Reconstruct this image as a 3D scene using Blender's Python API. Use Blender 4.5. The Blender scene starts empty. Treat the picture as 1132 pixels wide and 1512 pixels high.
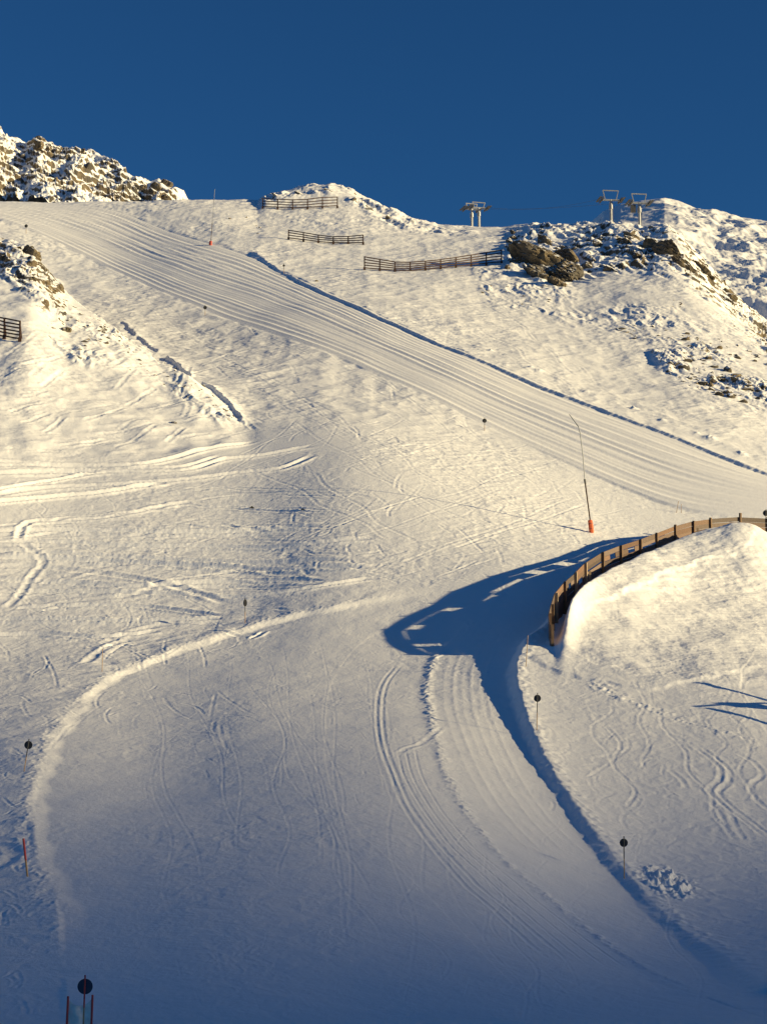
import bpy, bmesh, math, random
import numpy as np
from mathutils import Vector, Matrix

# ------------------------------------------------------------------ camera, world, sun
SC = bpy.context.scene
COL = SC.collection
W, H = 1132.0, 1512.0            # the photograph's own pixels, used to aim at places
F = 2726.0                       # focal length in those pixels
PITCH = math.radians(7.8)
SP, CP = math.sin(PITCH), math.cos(PITCH)
cam_d = bpy.data.cameras.new('camera')
cam = bpy.data.objects.new('camera', cam_d); COL.objects.link(cam)
cam_d.sensor_fit = 'VERTICAL'; cam_d.sensor_height = 36.0
cam_d.lens = 36.0 * F / H
cam_d.clip_start = 0.5; cam_d.clip_end = 30000
cam.rotation_euler = (math.radians(90) + PITCH, 0, 0)
SC.camera = cam

SUN_EL = math.radians(10.5)
SH = np.array([-1.0, 0.24]); SH /= np.linalg.norm(SH)       # direction shadows run, on the map
sun_dir = Vector((-SH[0] * math.cos(SUN_EL), -SH[1] * math.cos(SUN_EL), math.sin(SUN_EL)))   # towards the sun
world = bpy.data.worlds.new('World'); SC.world = world; world.use_nodes = True
wn = world.node_tree
for n in list(wn.nodes): wn.nodes.remove(n)
out = wn.nodes.new('ShaderNodeOutputWorld'); bg = wn.nodes.new('ShaderNodeBackground')
sky = wn.nodes.new('ShaderNodeTexSky'); sky.sky_type = 'NISHITA'; sky.sun_disc = False
sky.sun_elevation = SUN_EL
sky.sun_rotation = math.atan2(sun_dir.x, sun_dir.y)
sky.altitude = 2600; sky.air_density = 1.0; sky.dust_density = 0.0; sky.ozone_density = 3.0
tint = wn.nodes.new('ShaderNodeMix'); tint.data_type = 'RGBA'; tint.blend_type = 'MULTIPLY'; tint.inputs[0].default_value = 1.0
tint.inputs[7].default_value = (0.235, 0.56, 0.79, 1)      # the camera's deep, saturated rendering of a high alpine sky
wn.links.new(sky.outputs[0], tint.inputs[6]); wn.links.new(tint.outputs[2], bg.inputs[0]); wn.links.new(bg.outputs[0], out.inputs[0])
bg.inputs[1].default_value = 0.059
sun_l = bpy.data.lights.new('sun', 'SUN'); sun = bpy.data.objects.new('sun', sun_l); COL.objects.link(sun)
sun_l.energy = 4.5; sun_l.angle = math.radians(0.53); sun_l.color = (1.0, 0.80, 0.44)
sun.rotation_euler = sun_dir.to_track_quat('Z', 'Y').to_euler()
sun.location = (60, -20, 60)
SC.view_settings.view_transform = 'Standard'; SC.view_settings.look = 'None'
SC.view_settings.exposure = 0.82; SC.view_settings.gamma = 1.0
SC.view_settings.use_curve_mapping = False
SC.cycles.max_bounces = 8; SC.cycles.diffuse_bounces = 6

rng = np.random.default_rng(7); random.seed(7)

# ------------------------------------------------------------------ small maths
def pix_te(u, v):
    """photograph pixel -> (x/y, z/y) of its line of sight"""
    a = (np.asarray(u, float) - W / 2) / F; b = (H / 2 - np.asarray(v, float)) / F
    den = CP - b * SP
    return a / den, (SP + b * CP) / den
def te_pix(t, e):
    b = np.tan(np.arctan(e) - PITCH); a = t * (CP - b * SP)
    return W / 2 + a * F, H / 2 - b * F
def sstep(a, b, x):
    k = np.clip((x - a) / (b - a), 0, 1); return k * k * (3 - 2 * k)

_P = np.random.default_rng(3).permutation(4096)
_G = np.random.default_rng(4).uniform(0, 2 * math.pi, 4096)
_GX, _GY = np.cos(_G).astype(np.float32), np.sin(_G).astype(np.float32)
def perlin(x, y, seed=0):
    x = np.asarray(x) + seed * 17.13; y = np.asarray(y) - seed * 9.71
    xi = np.floor(x); yi = np.floor(y)
    fx = (x - xi).astype(np.float32); fy = (y - yi).astype(np.float32)
    xi = xi.astype(np.int64); yi = yi.astype(np.int64)
    def g(ix, iy, dx, dy):
        h = _P[(_P[ix & 4095] + iy) & 4095]
        return _GX[h] * dx + _GY[h] * dy
    ux = fx * fx * fx * (fx * (fx * 6 - 15) + 10); uy = fy * fy * fy * (fy * (fy * 6 - 15) + 10)
    a = g(xi, yi, fx, fy); b = g(xi + 1, yi, fx - 1, fy)
    c = g(xi, yi + 1, fx, fy - 1); d = g(xi + 1, yi + 1, fx - 1, fy - 1)
    a = a + ux * (b - a); c = c + ux * (d - c)
    return (a + uy * (c - a)) * 1.5
def fbm(x, y, octv, seed=0, gain=0.5, ridged=False):
    r = 0; amp = 1.0; f = 1.0
    for i in range(octv):
        n = perlin(x * f, y * f, seed + i * 3)
        if ridged: n = 1 - 2 * np.abs(n)
        r = r + n * amp; amp *= gain; f *= 2.03
    return r

# ------------------------------------------------------------------ the land: (column in photo, row in photo, metres away)
CTRL = [
 (125,1530,50),(566,1520,51),(1132,1515,52),(-60,1510,52),(1200,1500,53),
 (38,1297,71),(300,1310,68),(600,1310,69),(920,1300,82),(1132,1340,78),(-60,1280,74),(1200,1320,80),
 (42,1142,91),(250,1140,93),(500,1150,88),(700,1150,92),(1000,1180,97),(1160,1190,98),
 (-60,1130,95),(0,1060,106.5),(150,1020,116.5),(793,1080,108),(620,1050,107),(350,1030,111.5),(1132,1070,108),(1000,1030,113),
 (0,1000,125),(-60,1000,124),(180,965,131),(362,930,136),(500,940,130),(620,950,128.5),(735,950,126.5),(830,960,122),(1000,985,119),(1160,1000,120),
 (0,900,142),(-60,900,141),(200,880,144),(400,870,144),(560,885,139),(700,875,139),(790,865,141),(950,880,138),(1160,900,138),
 (0,800,155),(-60,800,154),(200,790,157),(400,790,158),(600,800,152),(760,818,150),(850,815,152),(950,815,158),(1050,800,163),(1160,795,165),
 (-60,690,169),(0,690,170),(200,690,173),(350,690,173),(470,697,168),(600,710,166),(720,740,163),(872,787,159),(1000,762,170),(1132,762,172),(1200,775,172),
 (360,600,203),(470,600,197),(600,620,193),(715,628,199),(850,685,185),
 (240,522,236),(100,470,262),(-60,420,300),(303,460,268),(430,505,238),(0,560,225),(-60,560,230),(540,550,222),(600,500,240),(715,540,224),(850,600,208),(1000,655,194),(1132,702,186),(1220,725,184),
 (39,335,348),(150,390,320),(0,318,360),(-60,300,370),(150,300,380),(250,340,345),(365,370,318),(300,300,380),(400,300,373),
 (480,345,342),(560,392,305),(640,400,298),(740,390,302),(560,450,264),(700,430,283),(480,410,290),(700,480,257),
 (450,305,370),(485,274,400),(420,290,392),(560,300,385),(620,330,380),(690,338,400),(690,375,320),
 (790,342,335),(860,340,345),(850,420,292),(850,490,258),(960,340,335),(985,340,325),(1000,470,268),(1000,545,236),(1050,385,305),
 (1132,440,290),(1200,470,290),(1132,525,252),(1132,610,214),(1220,560,250),(950,410,290),
]
cu, cv, cd = np.array(CTRL, float).T
ct, ce = pix_te(cu, cv); cs = np.log(cd)
extra = []
for uu in (-60, 120, 300, 480, 660, 840, 1020, 1200):       # near ground under the camera, and the drop behind the crests
    tt = float(pix_te(uu, 1400)[0])
    extra += [(tt, math.log(25), -7.8 / 25), (tt, math.log(38), -7.6 / 38)]
    tt = float(pix_te(uu, 300)[0])
    extra += [(tt, math.log(470), 108 / 470), (tt, math.log(560), 100 / 560)]
ex = np.array(extra)
ct = np.concatenate([ct, ex[:, 0]]); cs = np.concatenate([cs, ex[:, 1]]); ce = np.concatenate([ce, ex[:, 2]])
KT = 5.0
def _phi(r2): return 0.5 * r2 * np.log(r2 + 1e-9)
n = len(ct)
A = np.zeros((n + 3, n + 3))
A[:n, :n] = _phi((ct[:, None] - ct) ** 2 * KT * KT + (cs[:, None] - cs) ** 2) + np.eye(n) * 2.5e-3
A[:n, n] = 1; A[:n, n + 1] = ct; A[:n, n + 2] = cs; A[n:, :n] = A[:n, n:].T
WT = np.linalg.solve(A, np.concatenate([ce, [0, 0, 0]]))
def base_e(t, s):
    t = np.clip(t, -0.235, 0.235)
    s = np.clip(s, math.log(25), math.log(560))
    r = WT[n] + WT[n + 1] * t + WT[n + 2] * s
    for i in range(n):
        r = r + WT[i] * _phi((t - ct[i]) ** 2 * KT * KT + (s - cs[i]) ** 2)
    return r

# columns (x/y) and rows (log y) of the land grid: finer where the camera sees more of it
NTI = 800
t_in = np.linspace(-0.223, 0.223, NTI)
g_out = 0.223 + 0.0006 * (1.14 ** np.arange(1, 37) - 1) * 6
T = np.concatenate([-g_out[::-1], t_in, g_out])
sf = np.linspace(math.log(44), math.log(440), 700)
pt = np.linspace(-0.21, 0.21, 24)
eb = base_e(pt[:, None] + 0 * sf, sf[None, :] + 0 * pt[:, None])
dens = np.abs(np.gradient(eb, sf, axis=1)).mean(0) + 0.045
cdf = np.concatenate([[0], np.cumsum((dens[1:] + dens[:-1]) / 2)]); cdf /= cdf[-1]
s_fine = np.interp(np.linspace(0, 1, 1370), cdf, sf)
S = np.concatenate([np.linspace(math.log(6), math.log(43.6), 40), s_fine, np.linspace(math.log(442), math.log(1500), 40)])
TT, SS = np.meshgrid(T, S, indexing='ij')
TT = TT.astype(np.float64)
Y = np.exp(SS); X = TT * Y
NT, NS = TT.shape
# base on a thinner grid, then stretched to the full one (it is smooth)
ts = np.linspace(-0.235, 0.235, 150); ss = np.linspace(math.log(25), math.log(560), 420)
EB = base_e(ts[:, None] + 0 * ss, ss[None, :] + 0 * ts[:, None])
def blur(G, sa, sb):
    for ax, sg in ((0, sa), (1, sb)):
        k = np.exp(-0.5 * (np.arange(-int(3 * sg), int(3 * sg) + 1) / sg) ** 2); k /= k.sum(); h = len(k) // 2
        Gp = np.pad(G, [(h, h) if q == ax else (0, 0) for q in (0, 1)], mode='edge')
        G = sum(k[i] * (Gp[i:i + G.shape[0]] if ax == 0 else Gp[:, i:i + G.shape[1]]) for i in range(len(k)))
    return G
EB = blur(EB, 7, 7)
def colpick(G, s_):
    """value of G in every column at log-distance s_, interpolated"""
    j_ = np.clip(np.searchsorted(S, s_), 1, NS - 1); f_ = (s_ - S[j_ - 1]) / (S[j_] - S[j_ - 1])
    c_ = np.arange(NT); return G[c_, j_ - 1] * (1 - f_) + G[c_, j_] * f_
def smooth1(v, sg):
    k = np.exp(-0.5 * (np.arange(-int(3 * sg), int(3 * sg) + 1) / sg) ** 2); k /= k.sum()
    return np.convolve(np.pad(v, len(k) // 2, mode='edge'), k, mode='valid')
def grid_sample(G, t, s, ts=ts, ss=ss):
    a = np.clip((t - ts[0]) / (ts[1] - ts[0]), 0, len(ts) - 1.001); b = np.clip((s - ss[0]) / (ss[1] - ss[0]), 0, len(ss) - 1.001)
    i = a.astype(int); j = b.astype(int); fa = a - i; fb = b - j
    return (G[i, j] * (1 - fa) + G[i + 1, j] * fa) * (1 - fb) + (G[i, j + 1] * (1 - fa) + G[i + 1, j + 1] * fa) * fb
E = grid_sample(EB, TT, SS)
Z = E * Y
# near ground and land beyond the crest
Z = np.where(Y < 25, -7.8, Z)
Z = np.where(Y > 560, grid_sample(EB, TT, np.full_like(SS, math.log(560))) * 560 - (Y - 560) * 0.25, Z)
U0, V0 = te_pix(TT, E)

def colint(pts, t, row_for=600):
    """value by column: pts = (u, v, value) -> interpolated over x/y"""
    p = np.array(pts, float); tp = pix_te(p[:, 0], p[:, 1])[0]
    return np.interp(t, tp, p[:, 2])

# crest: fit skyline of the main land to the photo
SKY = [(-80,292),(0,298),(160,299),(290,298),(380,297),(392,290),(430,281),(485,273),(520,284),(560,303),(600,322),(650,335),(740,338),(775,333),(830,336),(900,331),(950,338),(985,334),(1010,350),(1050,378),(1090,405),(1132,432),(1220,470)]
sk = np.array(SKY, float); tsk, esk = pix_te(sk[:, 0], sk[:, 1])
want = np.interp(T, tsk, esk)
SC_D = colint([(-80,300,380),(160,300,382),(300,298,378),(390,298,385),(485,273,400),(600,320,388),(650,335,396),(740,338,390),(790,334,340),(860,336,345),(985,334,328),(1050,378,308),(1132,432,292),(1220,470,288)], T)
SC_D = smooth1(SC_D, 20); s_c = np.log(SC_D)
cols = np.arange(NT)
jc = np.searchsorted(S, s_c)
for it in range(3):
    E = Z / Y
    zone = (SS > s_c[:, None] - 0.16) & (SS < s_c[:, None] + 0.10)
    m = np.where(zone, E, -1).max(1)
    dE = (want - m)
    k = np.exp(-((SS - s_c[:, None]) / 0.085) ** 2)
    Z = Z + (dE[:, None] * k) * Y
E = Z / Y
# behind the crest the land falls away
beh = sstep(0.02, 0.16, SS - s_c[:, None])
Z = Z - beh * 0.05 * Y * (Y < 700)

# left spur with its crest
RID = [(-80,322,262),(0,352,258),(45,366,252),(95,432,239),(150,472,228),(240,541,212),(283,562,205),(310,585,200),(360,629,191),(375,640,188)]
rp = np.array(RID, float); tr, er = pix_te(rp[:, 0], rp[:, 1])
def spur(Zin):
    sR = np.interp(T, tr, np.log(rp[:, 2])); eR = np.interp(T, tr, er)
    sR = smooth1(sR, 14); eR = smooth1(eR, 6)
    zR = eR * np.exp(sR); zM = colpick(Zin, sR)
    fade0, fade1 = float(pix_te(325, 620)[0]), float(pix_te(392, 650)[0])
    amp = np.clip(zR - zM, -1, 30) * (1 - sstep(fade0, fade1, T))
    sF = colint([(-80,690,math.log(170)),(0,690,math.log(170)),(200,690,math.log(173)),(375,640,math.log(176))], T)
    q = np.clip((SS - sF[:, None]) / (sR - sF)[:, None], 0, 1)
    front = np.where(SS <= sR[:, None], q * q * (3 - 2 * q) * 0.6 + 0.4 * q, 0)
    yR = np.exp(sR)[:, None]
    back = np.where(SS > sR[:, None], np.exp(-np.abs((Y - yR) / 6.0) ** 1.4), 0)
    return Zin + amp[:, None] * (front + back)
Z = spur(Z)

# snow mound on the right, in front of the road
MND = [(816,985,120,0),(824,960,121.5,0.4),(831,935,123.5,0.95),(838,905,126.5,1),(850,882,129.5,1),(864,864,132.5,1),(887,850,136,1),(914,836,139.5,1),(943,823,142.5,1),(975,809,146,1),(1000,798,148.5,1),(1021,791,150,1),(1047,781,151,1),(1075,773,152,1),(1098,772,152,1),(1116,779,152,1),(1132,787,152,1),(1220,830,152,1)]
mp = np.array(MND, float); tm, em = pix_te(mp[:, 0], mp[:, 1])
yC = np.interp(T, tm, mp[:, 2]); eC = np.interp(T, tm, em); aC = np.interp(T, tm, mp[:, 3])
Zb = Z.copy()
yC = smooth1(yC, 8); eC = smooth1(eC, 5); aC = smooth1(aC, 5)
ampm = np.clip(eC * yC - colpick(Zb, np.log(yC)), 0, 9) * aC
frl = (3.5 + 6.5 * sstep(0.095, 0.135, T))[:, None]
fr = np.where(Y <= yC[:, None], np.exp(-np.abs((yC[:, None] - Y) / frl) ** 1.5), 0)
bk = np.where(Y > yC[:, None], np.exp(-np.abs((Y - yC[:, None]) / 2.4) ** 2.2), 0)
Z = Z + ampm[:, None] * (fr + bk)
E = Z / Y

# ------------------------------------------------------------------ from a place in the photograph to a place on the land
CM = None
def refresh():
    global CM
    CM = np.maximum.accumulate(Z / Y + 1e-9 * np.arange(NS)[None, :], axis=1)
refresh()
def ground_z(x, y):
    t = x / y; s = math.log(y)
    i = int(np.clip(np.searchsorted(T, t) - 1, 0, NT - 2)); k = int(np.clip(np.searchsorted(S, s) - 1, 0, NS - 2))
    fa = (t - T[i]) / (T[i + 1] - T[i]); fb = (s - S[k]) / (S[k + 1] - S[k])
    return float((Z[i, k] * (1 - fa) + Z[i + 1, k] * fa) * (1 - fb) + (Z[i, k + 1] * (1 - fa) + Z[i + 1, k + 1] * fa) * fb)
def at(u, v):
    t, e = pix_te(u, v); t = float(t); e = float(e)
    i = int(np.clip(round((t - t_in[0]) / (t_in[1] - t_in[0])), 0, NTI - 1)) + 36
    k = int(np.searchsorted(CM[i], e)); k = min(max(k, 1), NS - 1)
    e0, e1 = CM[i, k - 1], CM[i, k]
    f = 0 if e1 <= e0 else min(max((e - e0) / (e1 - e0), 0), 1)
    y = math.exp(S[k - 1] + f * (S[k] - S[k - 1])); return np.array([t * y, y])
def on(u, v, dz=0.0):
    p = at(u, v); return Vector((p[0], p[1], ground_z(p[0], p[1]) + dz))
def catmull(P, step):
    P = np.asarray(P, float)
    if len(P) < 2: return P
    Q = np.vstack([2 * P[0] - P[1], P, 2 * P[-1] - P[-2]]); o = []
    for i in range(1, len(Q) - 2):
        p0, p1, p2, p3 = Q[i - 1], Q[i], Q[i + 1], Q[i + 2]
        m = max(1, min(60, int(np.linalg.norm(p2 - p1) / step)))
        for k in range(m):
            t = k / m
            o.append(0.5 * (2 * p1 + (p2 - p0) * t + (2 * p0 - 5 * p1 + 4 * p2 - p3) * t * t + (3 * p1 - p0 - 3 * p2 + p3) * t ** 3))
    o.append(P[-1]); return np.array(o)

DD = np.full(Z.shape, 1e9, np.float32); SD = np.zeros(Z.shape, np.float32); AL = np.zeros(Z.shape, np.float32)
RELIEF = np.zeros_like(Z)
ROCK = np.zeros(Z.shape, np.float32)
def stamp_xy(P, R, fn, target=None):
    """adds fn(signed distance, fraction along, X, Y) near the map line P; + is to its right"""
    P = np.asarray(P, float); L = np.linalg.norm(np.diff(P, axis=0), axis=1); cum = np.concatenate([[0], np.cumsum(L)])
    if cum[-1] < 1e-6: return
    box = [NT, 0, NS, 0]
    for k in range(len(P) - 1):
        a, b = P[k], P[k + 1]
        ys = (a[1], b[1]); y0 = max(min(ys) - R, 6); y1 = max(ys) + R
        tlo = min((min(a[0], b[0]) - R) / y0, (min(a[0], b[0]) - R) / y1); thi = max((max(a[0], b[0]) + R) / y0, (max(a[0], b[0]) + R) / y1)
        i0, i1 = np.searchsorted(T, (tlo, thi)); j0, j1 = np.searchsorted(S, (math.log(y0), math.log(y1)))
        if i1 <= i0 or j1 <= j0: continue
        w = (slice(i0, i1), slice(j0, j1)); x = X[w]; y = Y[w]
        d = b - a; ll = d @ d + 1e-12
        h = np.clip(((x - a[0]) * d[0] + (y - a[1]) * d[1]) / ll, 0, 1)
        dx = x - a[0] - h * d[0]; dy = y - a[1] - h * d[1]; dist = np.hypot(dx, dy)
        better = dist < DD[w]
        sg = np.sign(dx * d[1] - dy * d[0]) * dist
        DD[w] = np.where(better, dist, DD[w]); SD[w] = np.where(better, sg, SD[w])
        AL[w] = np.where(better, (cum[k] + h * L[k]) / cum[-1], AL[w])
        box = [min(box[0], i0), max(box[1], i1), min(box[2], j0), max(box[3], j1)]
    if box[1] <= box[0]: return
    w = (slice(box[0], box[1]), slice(box[2], box[3]))
    msk = DD[w] < R
    v = fn(SD[w], AL[w], X[w], Y[w])
    tg = RELIEF if target is None else target
    tg[w] += np.where(msk, v, 0)
    DD[w] = 1e9
def line(uv, R, fn, step=0.6, target=None):
    stamp_xy(catmull([at(u, v) for u, v in uv], step), R, fn, target)
def ends(a, k=0.08): return sstep(0, k, a) * (1 - sstep(1 - k, 1, a))
GD = 0.42
def groove(w, depth, berm=0.5, rough=0.3, seed=0):
    def f(d, a, x, y):
        n_ = 1 + rough * perlin(x * 1.3, y * 1.3, seed) + rough * perlin(x * 4, y * 4, seed + 5)
        c = np.exp(-(d / w) ** 2); s_ = np.exp(-((np.abs(d) - 1.7 * w) / (0.7 * w)) ** 2)
        return GD * depth * (-c + berm * s_) * n_ * ends(a)
    return f
def ridge(w, h, rough=0.3, seed=0, k=0.05):
    def f(d, a, x, y):
        n_ = 1 + rough * perlin(x * 0.9, y * 0.9, seed) + rough * perlin(x * 3, y * 3, seed + 5)
        return h * np.exp(-(d / w) ** 2) * n_ * ends(a, k)
    return f

def in_poly(poly, soft):
    """soft 0..1 mask of a polygon given in photograph pixels, for every land vertex"""
    P = np.array(poly, float); inside = np.zeros(U0.shape, bool); d2 = np.full(U0.shape, 1e12)
    for i in range(len(P)):
        a, b = P[i], P[(i + 1) % len(P)]
        cond = ((a[1] > V1) != (b[1] > V1))
        with np.errstate(divide='ignore', invalid='ignore'):
            xc = (b[0] - a[0]) * (V1 - a[1]) / (b[1] - a[1] + 1e-12) + a[0]
        inside ^= cond & (U1 < xc)
        d = b - a; h = np.clip(((U1 - a[0]) * d[0] + (V1 - a[1]) * d[1]) / (d @ d), 0, 1)
        d2 = np.minimum(d2, (U1 - a[0] - h * d[0]) ** 2 + (V1 - a[1] - h * d[1]) ** 2)
    sd = np.sqrt(d2) * np.where(inside, 1, -1)
    return sstep(-soft, soft, sd).astype(np.float32)
U1, V1 = te_pix(TT, Z / Y)

# ---- piste band by column
P_LOW = [(-80,285),(0,319),(39,336),(150,388),(303,462),(420,500),(540,547),(640,592),(715,630),(850,692),(1000,757),(1132,800),(1230,830)]
P_UP = [(-80,280),(0,300),(100,301),(160,304),(215,328),(310,362),(365,371),(430,410),(560,470),(700,531),(860,596),(1000,650),(1132,704),(1230,745)]
def sline(pts):
    xy = np.array([at(u, v) for u, v in pts]); return np.interp(T, xy[:, 0] / xy[:, 1], np.log(xy[:, 1]))
P_LOWs = [p for p in P_LOW if -10 < p[0] < 1140]; P_UPs = [p for p in P_UP if -10 < p[0] < 1140]
sL = sline(P_LOWs[:-1] + [(1132, 770)]); sU = sline(P_UPs)
sL = smooth1(sL, 34); sU = smooth1(sU, 26)
sU = np.maximum(sU, sL + 0.01)
WP = (SS - sL[:, None]) / (sU - sL)[:, None]
piste = sstep(-0.02, 0.02, WP) * (1 - sstep(0.99, 1.01, WP))

ROAD = [(1180,1600),(1180,1450),(1000,1385),(900,1290),(840,1210),(790,1120),(760,1040),(748,985),(775,930),(815,880),(870,822),(820,818),(760,832),(650,862),(560,893),(400,932),(250,975),(150,1015),(100,1060),(62,1130),(45,1200),(50,1270),(90,1350),(100,1600)]
road = in_poly(ROAD, 7)
spurm = in_poly([(-100,300),(0,352),(45,366),(95,432),(150,472),(240,541),(310,585),(360,629),(300,668),(0,682),(-100,682)], 8) * (SS < math.log(300))
moundm = in_poly([(805,975),(832,900),(880,850),(950,815),(1000,770),(1200,770),(1200,1010),(960,1010),(860,985)], 10) * (Y < 156)
leftt = in_poly([(-100,684),(300,670),(420,650),(560,760),(620,830),(540,885),(380,925),(240,968),(140,1012),(60,1100),(-100,1100)], 15)
chop = in_poly([(360,640),(500,560),(720,640),(1000,765),(860,800),(760,820),(600,860),(420,900),(380,760)], 20)
upper = sstep(math.log(180), math.log(200), SS)

# ---- noises of wind, drift and chopped snow
big = fbm(X / 22, Y / 22, 3, 11)
med = fbm(X / 3.2, Y / 3.2, 4, 21)
warp = perlin(X / 4, Y / 4, 31)
sas = fbm((X + 1.2 * warp) / 2.4, (Y * 0.9 - X * 0.25 + warp) / 0.75, 4, 41)
fine = fbm(X / 0.55, Y / 0.55, 3, 51)
free = (1 - piste) * (1 - road)
fade_far = np.clip(Y / 150, 0.6, 2.4)
piste_soft = sstep(-0.45, 0.12, WP) * (1 - sstep(0.88, 1.5, WP))
RELIEF += (1 - road) * (1 - 0.7 * piste_soft) * (0.30 * big * upper + 0.10 * big)
calm = np.clip(0.55 + 0.9 * fbm(X / 16, Y / 24, 2, 45), 0.15, 1.4)
RELIEF += free * (0.022 * med * calm + 0.030 * sas * calm * (1 + 0.3 * upper) + 0.05 * fbm(X / 9, Y / 9, 2, 47)) * fade_far
RELIEF += free * 0.007 * fine * calm
pile = np.clip(fbm(X / 1.5, Y / 1.5, 3, 61, ridged=True) - 0.35, 0, 2)
RELIEF += chop * pile * 0.036 * calm + free * (1 - chop) * pile * 0.012
RELIEF += free * upper * np.clip(fbm(X / 5, Y / 5, 3, 65, ridged=True), 0, 3) * 0.10 * (1 - spurm * 0.4)
wis = fbm((X + 1.1 * fbm(X / 2.5, Y / 2.5, 2, 66)) / 1.3, (Y + 1.4 * fbm(X / 2.8, Y / 2.8, 2, 67)) / 1.8, 4, 68, gain=0.6, ridged=True)
patchy = np.clip(fbm(X / 9, Y / 9, 2, 69) + 0.45, 0, 1.3)
RELIEF += road * 0.011 * wis * patchy * np.clip(Y / 100, 0.95, 1.25)
RELIEF += free * (SS < math.log(178)) * 0.012 * wis
RELIEF += road * 0.0035 * fbm(X / 0.22, Y / 0.3, 2, 79) * patchy
RELIEF += road * (0.035 * fbm(X / 5, Y / 5, 3, 71) + 0.012 * med + 0.006 * fine)
RELIEF += piste * (0.02 * fbm(X / 14, Y / 14, 2, 75) + 0.006 * fine)
RELIEF += moundm * (0.13 * fbm(X / 3.5, Y / 3.5, 3, 81) + 0.025 * fbm((X + Y * 0.5 + warp * .6) / 2.6, (Y - X * 0.4) / 0.55, 4, 83, ridged=True) + 0.035 * np.maximum(fbm(X / 0.5, Y / 0.6, 3, 84), 0) * np.clip(fbm(X / 6, Y / 6, 2, 86) + 0.2, 0, 1.2))
# slabs and drift steps of the spur
RELIEF += spurm * (0.30 * fbm(X / 7, Y / 7, 3, 85) + 0.10 * np.maximum(fbm((X + warp) / 4, (Y - X * 0.3) / 1.4, 3, 88), 0))

# ---- groomed stripes
sw = perlin(X / 30, Y / 30, 91) * 0.0025
NSTR = 17
offs = np.cumsum(rng.uniform(0.6, 1.4, NSTR)); offs = offs / offs[-1] * 0.96 + 0.005
width_m = (np.exp(sU) - np.exp(sL))[:, None]
for k, o in enumerate(offs):
    d = (WP - o + sw) * width_m * 0.45            # metres across
    hgt = rng.uniform(0.08, 0.19); wd = rng.uniform(0.28, 0.5)
    mod = 0.8 + 0.4 * perlin(X / 30, Y / 14, 100 + k)
    saw = np.where(d < 0, np.exp(np.minimum(d, 0) / 1.3), np.exp(-(np.maximum(d, 0) / wd) ** 2))
    RELIEF += piste * hgt * saw * mod
    d2 = d - rng.uniform(0.9, 1.8)
    RELIEF += piste * 0.35 * hgt * np.where(d2 < 0, np.exp(np.minimum(d2, 0) / 0.6), np.exp(-(np.maximum(d2, 0) / 0.22) ** 2)) * mod
RELIEF += piste * 0.005 * np.sin((WP + sw) * width_m * 0.45 * 2 * math.pi / 0.7)
# older passes fanning across the top left
for q in range(7):
    u0 = 20 + q * 24
    line([(u0, 303 + q * .5), (u0 + 60, 322 + q * 3), (u0 + 130, 350 + q * 4), (u0 + 220, 392 + q * 5)], 2.5, ridge(0.45, rng.uniform(0.03, 0.06), seed=q, k=0.3))
# cut bank along the upper edge of the piste
def bank(height, side, decay, seed, wob=0.2, face=0.45):
    def f(d, a, x, y):
        dd = side * d + wob * perlin(x / 2.0, y / 2.0, seed) + wob * 0.7 * perlin(x / 0.7, y / 0.7, seed + 1)
        hvar = 1 + 0.25 * perlin(x / 6, y / 6, seed + 2)
        return height * hvar * sstep(-face, face * 0.3, dd) * np.exp(-np.maximum(dd, 0) / decay) * ends(a, 0.03)
    return f
# line runs from far left to near right: the upper hill is on its left (negative side)
PB = [at(u, v) for u, v in [(365,371),(385,384),(430,411),(500,444),(560,471),(640,507),(700,531),(780,567),(860,597),(930,625),(1000,651),(1070,680),(1128,703)]]
PB += [PB[-1] + (PB[-1] - PB[-3]) * q for q in (0.4, 0.8)]
stamp_xy(catmull(PB, 1.0), 9, bank(0.30, -1, 3.0, 201, wob=0.16))
# sheared edge lines in the shade behind the spur
for pts, hh in [([(180,478),(205,498),(235,523)], 0.7), ([(245,531),(262,541),(284,559)], 1.1), ([(299,571),(320,584),(345,607),(361,629)], 1.3)]:
    line(pts, 5, bank(hh * 0.36, -1, 1.3, 211 + int(hh * 10), wob=0.25, face=0.3), step=0.8)

for k in range(7):      # blade marks left by the plough on the mound
    u_0 = 850 + 32 * k; v_0 = 905 - 13 * k
    line([(u_0, v_0), (u_0 + 60, v_0 - 25), (u_0 + 130, v_0 - 35), (u_0 + 190, v_0 - 30)], 2.2, bank(0.07, -1, 1.2, 870 + k, wob=0.25, face=0.3), step=0.7)

# ---- the road: right bank, left windrow, outer rim
RB = [(812,960),(790,948),(775,943),(766,965),(762,1005),(772,1055),(795,1112),(822,1160),(855,1208),(895,1262),(935,1310),(1000,1372),(1070,1420),(1132,1462)]
def rbank(d, a, x, y):
    dd = -d + 0.10 * perlin(x / 1.5, y / 1.5, 221) + 0.06 * perlin(x / 0.4, y / 0.4, 222)
    hh = (0.42 - 0.28 * sstep(0.5, 1.0, a)) * sstep(0.36, 0.44, a)
    up = sstep(-0.75, 0.05, dd) * np.exp(-np.maximum(dd, 0) / 5.0)
    cut = -0.12 * np.exp(-((dd + 1.2) / 1.1) ** 2)
    camber = 0.42 * np.exp(-np.abs(dd) / np.where(dd < 0, 3.5, 5.0)) * ends(a, 0.05) * sstep(0.33, 0.46, a) * (1 - 0.85 * sstep(0.55, 0.85, a)) * (1 - sstep(6, 11, np.abs(dd)))
    lump = 0.075 * np.exp(-((dd - 0.35) / 0.35) ** 2) * np.clip(perlin(x / 0.5, y / 0.5, 223) + 0.25, 0, 1)
    return (hh * up + hh * cut) + camber + lump * ends(a)
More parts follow.
